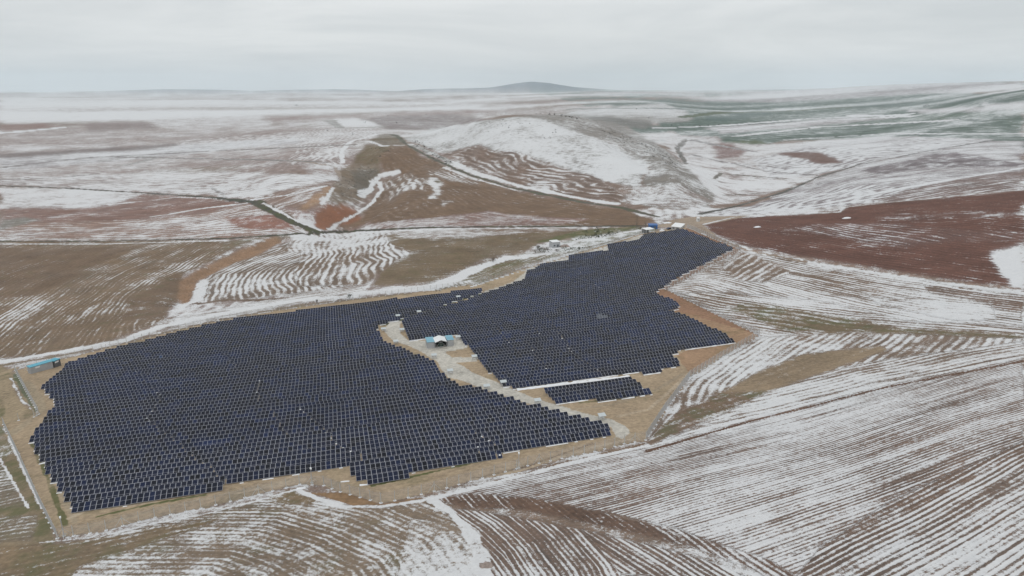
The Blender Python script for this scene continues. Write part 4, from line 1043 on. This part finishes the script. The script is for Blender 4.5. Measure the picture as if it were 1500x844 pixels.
# ---------------------------------------------------------------- inverter stands by the gravel road
INV = [((583,466.5),'at the far tip of the gravel loop'),((562,486),'left of the gravel loop beside the dark rows'),((580,504.5),'at the left edge of the gravel road above the kiosks'),((589,487),'right of the gravel loop against the right field'),
 ((636,525),'at the left road edge just below the left kiosk'),((659.5,548),'on the brown ground left of the gravel road'),((671,498),'immediately right of the right kiosk'),((695,527),'at the end of the short gravel spur'),
 ((713,571),'on the left road edge halfway down the gravel road'),((737.5,565),'at the front left corner of the right field'),((787.5,592.5),'on the left road edge opposite the small front patch'),((881.5,615),'beside the gravel end at the right tip'),((671.5,438.5),'in the far green gap between the two fields'),((614,460.5),'in the green gap behind the gravel loop')]
def inverter_stand():
    r = empty('inverter_stand', (0,0,0), ALPHA)
    for k, (xx, yy) in enumerate(((-.75,-.4),(.75,-.4),(-.75,.5),(.75,.5))):
        q = MB(); q.bar((xx,yy,-.2),(xx,yy,1.55 if yy > 0 else 1.3),.05,4); q.build('leg', m_steel, r)
    q = MB(); q.hexa([(-1.0,-.7,1.3),(1.0,-.7,1.3),(1.0,.7,1.6),(-1.0,.7,1.6),(-1.0,-.7,1.38),(1.0,-.7,1.38),(1.0,.7,1.68),(-1.0,.7,1.68)]); q.build('roof', m_pale, r)
    for s_ in (-1, 1):
        q = MB(); q.box(s_*.36-.3,s_*.36+.3,-.05,.25,.45,1.15); q.build('cabinet', m_white, r)
    return r
inv0 = inverter_stand()
for i, ((px, py), lab) in enumerate(INV):
    if i == 0: o = inv0
    else:
        o = inv0.copy(); link(o)
        for ch in inv0.children: c = ch.copy(); link(c, o)
    o.location = G(px, py); tag(o, 'small white roofed inverter stand ' + lab, 'inverter stand', 'inverter stands along the gravel road')

# ---------------------------------------------------------------- containers in the upper left corner
def container(pa, pb, dpt, h, wallm, roofm, label, sign):
    a, b = G(*pa), G(*pb); L_ = math.hypot(b[0]-a[0], b[1]-a[1]); az = math.atan2(b[1]-a[1], b[0]-a[0]); dz = b[2] - a[2]
    r = empty('site_container', a, az); tag(r, label, 'container')
    q = MB(); q.box(0,L_,0,dpt,min(0,dz)-.3,h+max(0,dz)*0); n = int(L_/.3)
    for k in range(n): q.box(.05+k*L_/n,.13+k*L_/n,-.03,0,.1,h-.1)
    n = int(dpt/.3)
    for k in range(n): q.box(-.03,0,.08+k*dpt/n,.16+k*dpt/n,.1,h-.1)
    q.build('wall', wallm, r)
    q = MB(); q.box(-.12,L_+.1,-.12,dpt+.12,h,h+.14); n = 5
    for k in range(1, n): q.box(L_*k/n-.03,L_*k/n+.03,-.12,dpt+.12,h+.14,h+.18)
    q.build('roof', roofm, r)
    q = MB(); q.box(L_*sign[0],L_*sign[1],-.10,-.035,h-.85,h-.25); q.build('sign_plate', m_white, r)
    q = MB()
    for k in range(2): q.box(L_*.03+k*(L_*.9),L_*.03+k*(L_*.9)+.3,.0,dpt,-.6,-.02)
    q.build('foot', m_conc, r)
container((45.8,548),(78.5,539.3),2.6,2.45,m_wall,m_turq,'long light grey site container with a turquoise roof and a white plate',(.22,.42))
container((80.6,538.6),(89.8,535.4),2.6,2.45,m_wall2,m_turq,'short dark grey container with a turquoise roof at the right end of the long one',(.12,.70))

# ---------------------------------------------------------------- sheds and huts
def shed(name, cat, pa, pb, dpt, h0, h1, wallm, roofm, label, openf=False, over=.25):
    a, b = G(*pa), G(*pb); L_ = math.hypot(b[0]-a[0], b[1]-a[1]); az = math.atan2(b[1]-a[1], b[0]-a[0])
    r = empty(name, a, az); tag(r, label, cat)
    if openf:
        for xx in (0, L_/2, L_):
            for yy in (0, dpt): q = MB(); q.bar((xx,yy,-.3),(xx,yy,h0 if yy == 0 else h1),.09,4); q.build('column', m_white, r)
        q = MB(); q.box(.1,L_*.35,.3,dpt-.1,-.3,h0-.4); q.build('wall', m_wall2, r)
    else:
        q = MB(); q.hexa([(0,0,-.5),(L_,0,-.5),(L_,dpt,-.5),(0,dpt,-.5),(0,0,h0),(L_,0,h0),(L_,dpt,h1),(0,dpt,h1)]); q.build('wall', wallm, r)
        q = MB(); q.box(L_*.55,L_*.8,-.05,-.005,0,2.0); q.build('door', m_wall2, r)
        q = MB(); q.box(L_*.15,L_*.35,-.05,-.005,1.1,1.8); q.build('window', m_glassd, r)
    q = MB(); o_ = over; q.hexa([(-o_,-o_,h0),(L_+o_,-o_,h0),(L_+o_,dpt+o_,h1),(-o_,dpt+o_,h1),(-o_,-o_,h0+.18),(L_+o_,-o_,h0+.18),(L_+o_,dpt+o_,h1+.18),(-o_,dpt+o_,h1+.18)]); q.build('roof', roofm, r)
    return r
shed('pump_hut','hut',(809.5,363.5),(820.5,362),5.5,3.6,3.7,m_wall,m_white,'square grey hut with a flat snow white roof beside bushes and rubble',over=.12)
shed('blue_shed','shed',(951,336),(963,335.5),5,2.6,2.9,m_royal,m_royal,'bright royal blue shed behind the open white roofed carport')
shed('carport','carport',(946.5,342.3),(958,340.3),4.5,2.4,2.7,m_wall2,m_white,'open carport with a white roof at the far left end of the panels',openf=True)
shed('site_office','building',(983,337),(997,335.2),7,2.3,3.6,m_wall,m_white,'low grey building with a snow covered sloping roof at the far end of the panels')
shed('roadside_hut','hut',(1021.5,324.8),(1025,324.6),2.6,2.4,2.5,m_white,m_white,'tiny white hut alone on the dirt junction beyond the panels',over=.08)
# parked car
x, y, z = G(978,337); r = empty('parked_car', (x, y, z), rad(20)); tag(r, 'dark navy car parked left of the low grey building', 'car')
q = MB(); q.hexa([(0,0,.3),(4.2,0,.3),(4.2,1.7,.3),(0,1.7,.3),(0,0,.85),(4.2,0,.8),(4.2,1.7,.8),(0,1.7,.85)]); q.hexa([(.7,.05,.85),(3.2,.05,.83),(3.2,1.65,.83),(.7,1.65,.85),(1.0,.2,1.4),(2.5,.2,1.4),(2.5,1.5,1.4),(1.0,1.5,1.4)]); q.build('body', m_navy, r)
q = MB(); q.box(1.0,2.6,.02,.06,.95,1.3); q.build('side_window', m_glassd, r)
for xx in (.8, 3.4):
    for yy in (.02, 1.68): q = MB(); q.bar((xx,yy-.09,.32),(xx,yy+.09,.32),.32,10); q.build('wheel', m_rubber, r)
# heaps
def heap(px, py, rx, ry, h, m, label, cat='heap', name='heap'):
    x, y, z = G(px, py); v = []; f = []; n = 14; rings = 5
    for j in range(rings):
        for k in range(n):
            a_ = 2*math.pi*k/n; s_ = 1 - (j/rings); wv = 1 + .25*rng.normal(0, .6) * (1 if j < rings-1 else .3)
            xx, yy = math.cos(a_)*rx*s_*wv, math.sin(a_)*ry*s_*wv; v.append((xx, yy, (h*(1-s_**2)) * (.8+.4*rng.random()) - (.15 if j == 0 else 0)))
    v.append((0,0,h))
    for j in range(rings-1):
        for k in range(n): f.append((j*n+k, j*n+(k+1)%n, (j+1)*n+(k+1)%n, (j+1)*n+k))
    for k in range(n): f.append(((rings-1)*n+k, (rings-1)*n+(k+1)%n, len(v)-1))
    me = bpy.data.meshes.new(name); me.from_pydata(v, [], f); me.materials.append(m); o = bpy.data.objects.new(name, me); link(o); o.location = (x, y, z); tag(o, label, cat)
heap(828,361.5,3.4,2.2,1.5,m_rub,'pinkish rubble heap dusted with snow right of the grey hut','rubble heap','rubble_heap')
heap(970,338.6,2.2,1.2,.9,m_snow,'small snow heap between the carport and the navy car','snow heap','snow_heap')
heap(1110,333,2.6,1.5,.7,m_snow,'left snow capped mound in the dark red field','snow heap','snow_heap')
heap(1241,320,3.2,1.5,.8,m_snow,'right snow capped mound in the dark red field','snow heap','snow_heap')
heap(713,829,1.3,1.0,.45,m_rub,'stony brown heap in the snow at the bottom of the picture','stone heap','stone_heap')
heap(978,327,4.0,2.0,.8,m_snow,'low snow bank on the verge behind the far sheds','snow heap','snow_heap')

# ---------------------------------------------------------------- trees and bushes
def leaf_cloud(cx, cy, cz, rx, ry, rz, n, s, v, f, lobes=5):
    cs = [(rng.normal(0,.42)*rx, rng.normal(0,.42)*ry, rng.normal(.05,.38)*rz, rng.uniform(.35,.6)) for _ in range(lobes)]
    for i in range(n):
        c_ = cs[int(rng.integers(lobes))]; d_ = rng.normal(0, 1, 3); d_ /= np.linalg.norm(d_); q = c_[3] * rng.random() ** .5
        p = np.array([cx + c_[0] + d_[0]*q*rx, cy + c_[1] + d_[1]*q*ry, max(cz + c_[2] + d_[2]*q*rz, cz - rz)])
        a_ = rng.normal(0,1,3); a_ /= np.linalg.norm(a_); b_ = np.cross(a_, rng.normal(0,1,3)); b_ /= np.linalg.norm(b_) + 1e-9
        k = len(v); w_ = s * rng.uniform(.5, 1.2); v += [tuple(p - a_*w_), tuple(p + b_*w_*.7), tuple(p + a_*w_)]; f.append((k, k+1, k+2))
def bush(px, py, h, w, m, label, group=None, n=420, cat='bush', name='bush', leaf=.16, trunk=False, group_label=None):
    x, y, z = G(px, py); r = empty(name, (x, y, z)); tag(r, label, cat, group)
    v = []; f = []; cz = h*.55; leaf_cloud(0, 0, cz, w/2, w/2, h*.5, n, leaf, v, f, 7)
    me = bpy.data.meshes.new('crown'); me.from_pydata(v, [], f); me.materials.append(m); link(bpy.data.objects.new('crown', me), r)
    q = MB()
    for k in range(1 if trunk else 6):
        a_ = rng.uniform(0, 6.28); rr_ = 0 if trunk else w*.3; q.bar((0,0,-.2), (math.cos(a_)*rr_, math.sin(a_)*rr_, h*(.6 if trunk else .75)), .05*h/2.5 + .02, 5, 0, .02)
        for j in range(3): a2 = rng.uniform(0, 6.28); q.bar((math.cos(a_)*rr_*.5, math.sin(a_)*rr_*.5, h*.4), (math.cos(a_)*rr_*.5+math.cos(a2)*w*.3, math.sin(a_)*rr_*.5+math.sin(a2)*w*.3, h*.8), .025*h/2.5+.01, 4, 0, .01)
    q.build('trunk' if trunk else 'stems', m_bark, r)
    return r
bush(785,371,3.0,5.0,m_leafb,'dark bare brown bush at the left end of the clump by the grey hut','bushes round the grey hut')
bush(791.5,369.5,4.2,5.2,m_leafd,'tallest dull green bush in the clump left of the grey hut','bushes round the grey hut',600)
bush(797.5,370,3.6,4.4,m_leafd,'dull green bush second from the grey hut','bushes round the grey hut',500)
bush(803.5,369,3.0,4.4,m_leafb,'thin brownish bush touching the left wall of the grey hut','bushes round the grey hut')
bush(788,366,3.4,4.2,m_leafb,'reddish brown bush behind the left clump by the grey hut','bushes round the grey hut')
bush(816,368.5,1.6,3.5,m_leafb,'low brown bush in front of the grey hut','bushes round the grey hut')
bush(722.5,384,2.8,3.6,m_leafb,'lone brown bush on the dark field edge left of the snowy creek','bushes by the creek')
bush(512.5,437.5,2.8,3.0,m_leafd,'small dark bush on the snowy bank just behind the left field fence','bushes by the creek')
bush(464.5,444.5,2.4,1.8,m_leafb,'thin upright shrub on the snowy bank behind the left panels','bushes by the creek',160)
# poplars: a straight stem with many steep thin limbs
def poplar(px, py, h, w, label):
    x, y, z = G(px, py); r = empty('bare_poplar', (x, y, z)); tag(r, label, 'tree', 'bare poplars by the far sheds')
    q = MB(); q.bar((0,0,-.3),(0,0,h*.95),.16,6,0,.03); q.build('trunk', m_bark, r)
    q = MB(); v = []; f = []
    for k in range(46):
        t_ = rng.uniform(.12,.9); a_ = rng.uniform(0,6.28); l_ = h*.26*(1.1-t_); p0 = Vector((0,0,h*t_)); p1 = p0 + Vector((math.cos(a_)*w*.5*(1.1-t_*.7), math.sin(a_)*w*.5*(1.1-t_*.7), l_)); q.bar(p0,p1,.035,3,0,.01)
        leaf_cloud(p1.x, p1.y, p1.z, .5, .5, .8, 9, .10, v, f, 2)
    q.build('limbs', m_twig, r)
    me = bpy.data.meshes.new('twigs'); me.from_pydata(v, [], f); me.materials.append(m_twig); link(bpy.data.objects.new('twigs', me), r)
poplar(932.5,335,9.0,3.2,'tallest bare poplar left of the royal blue shed')
poplar(945.5,335.5,5.5,2.2,'shorter bare poplar close to the left wall of the royal blue shed')
bush(938,336,2.4,4.5,m_leafd,'green bush at the foot of the tallest poplar','bushes by the far sheds',300)
bush(947.5,338.5,2.4,4.0,m_leafd,'dark green bush between the short poplar and the carport','bushes by the far sheds',300)
bush(953,331,2.0,4.5,m_leafd,'green bush on the verge behind the royal blue shed','bushes by the far sheds',260)
# lone trees out on the plain
LONE = [((568.5,170.5),6,8,'broad lone tree on the snow line beyond the dark far parcel'),((535,181),6,6,'lone tree in the white parcel far left of the ridge'),((581,181),6,7,'lone tree in the brown parcel right of the white one'),
 ((479,192),5,8,'flat dark lone tree left of the ridge on the plain'),((517,199),4.5,6,'lone tree nearest the olive coloured field'),((433.5,156),14,22,'very distant dark clump on the bright white plain'),((624,169),5,7,'small lone tree at the far corner of the brown parcel'),
 ((1025,186),5,6,'lone tree at the left tip of the green crops'),((1038,185),5,6,'lone tree on the lower edge of the green crops'),((1052.5,184.5),6,6,'lone tree right along the same green crop edge'),((1185,190),6,8,'lone tree in the middle of the banded green crops'),((1355,158),10,16,'distant lone tree on the far green field at right'),((932.5,161),6,7,'lone tree on the snowy hill behind the ridge'),((950,174),5,6,'lone shrub on the grey slope behind the ridge'),((984,185.5),5,7,'lone tree at the creek bend below the green crops'),((996,232),5,7,'lone dark tree at the foot of the ridge by the snowy valley'),((970,190),4,6,'lone shrub at the head of the snowy valley')]
for (px, py), h, w, lab in LONE:
    bush(px, py, h, w, m_scrub, lab, 'lone trees on the plain', 130, 'tree', 'lone_tree', .55*h/6, True)
RIDGE = [(706,165.4),(714,165.0),(741,165.4),(785,166.2),(792,166.4),(805,167.8),(812,168.2),(822,169.5),(829,170.6),(834,171.6),(838,172.6),(845,174.0)]
for i, (px, py) in enumerate(RIDGE):
    bush(px, py + 1.0, 3.2, 4.5, m_scrub, ordinal(i + 1) + ' dark shrub from the left on the skyline of the central ridge', 'shrubs along the crest of the ridge', 90, 'shrub', 'ridge_shrub', .5, False)
# uncountable scrub on the stony slopes and along the creek
def scrub(polys, name, m, label):
    v = []; f = []
    for poly, n, h, w in polys:
        W = wpoly(poly); lo, hi = W.min(0), W.max(0); k = 0; tries = 0
        while k < n and tries < 60:
            X_ = rng.uniform(lo[0], hi[0], 400); Y_ = rng.uniform(lo[1], hi[1], 400); ok = inside(X_, Y_, W) & (vnoise(X_/25, Y_/25, 91) > -.12); Z_ = height(X_, Y_); tries += 1
            for x_, y_, z_ in zip(X_[ok], Y_[ok], Z_[ok]):
                if k >= n: break
                s_ = rng.uniform(.5, 1.4); leaf_cloud(x_, y_, z_ + h*.4*s_, w*.5*s_, w*.5*s_, h*.5*s_, 14, .32*h*s_, v, f, 2); k += 1
    return stuff_mesh(name, v, f, m, label)
scrub([([(800,170),(850,168),(905,182),(960,212),(1000,242),(1040,282),(1000,300),(960,272),(950,242),(905,214),(850,192)], 420, 1.0, 2.0),
       ([(880,186),(930,205),(985,228),(1000,246),(985,250),(930,222),(880,196)], 150, 1.5, 2.8),
       ([(690,182),(760,174),(830,196),(850,215),(780,205),(740,196),(700,196)], 40, 1.6, 3.2),
       ([(600,206),(612,206),(650,232),(665,240),(655,243),(625,228)], 60, 1.8, 3.0)], 'ridge_scrub', m_scrub, 'dark low scrub scattered over the stony flank of the central ridge')
scrub([([(505,246),(552,243),(556,254),(540,272),(520,296),(500,290),(492,265)], 120, 1.2, 2.0), ([(545,208),(575,216),(570,228),(552,240),(545,240)], 30, 1.6, 3.0),
       ([(0,355),(200,353),(330,348),(470,342),(470,345),(200,357),(0,359)], 90, .5, 1.2)], 'gully_scrub', m_scrub, 'dark scrub on the steep gully bank')
scrub([([(820,362),(850,348),(940,334),(944,341),(890,355),(832,371)], 130, 1.0, 1.6), ([(640,428),(700,414),(705,417),(600,431)], 24, .5, 1.2), ([(850,338),(900,333),(900,345),(860,352)], 30, 1.3, 2.2),
       ([(240,480),(430,444),(520,434),(520,437),(430,449),(240,487)], 50, .35, .8)], 'creek_scrub', m_leafd, 'green shrubs and weeds scattered along the snowy creek bank')
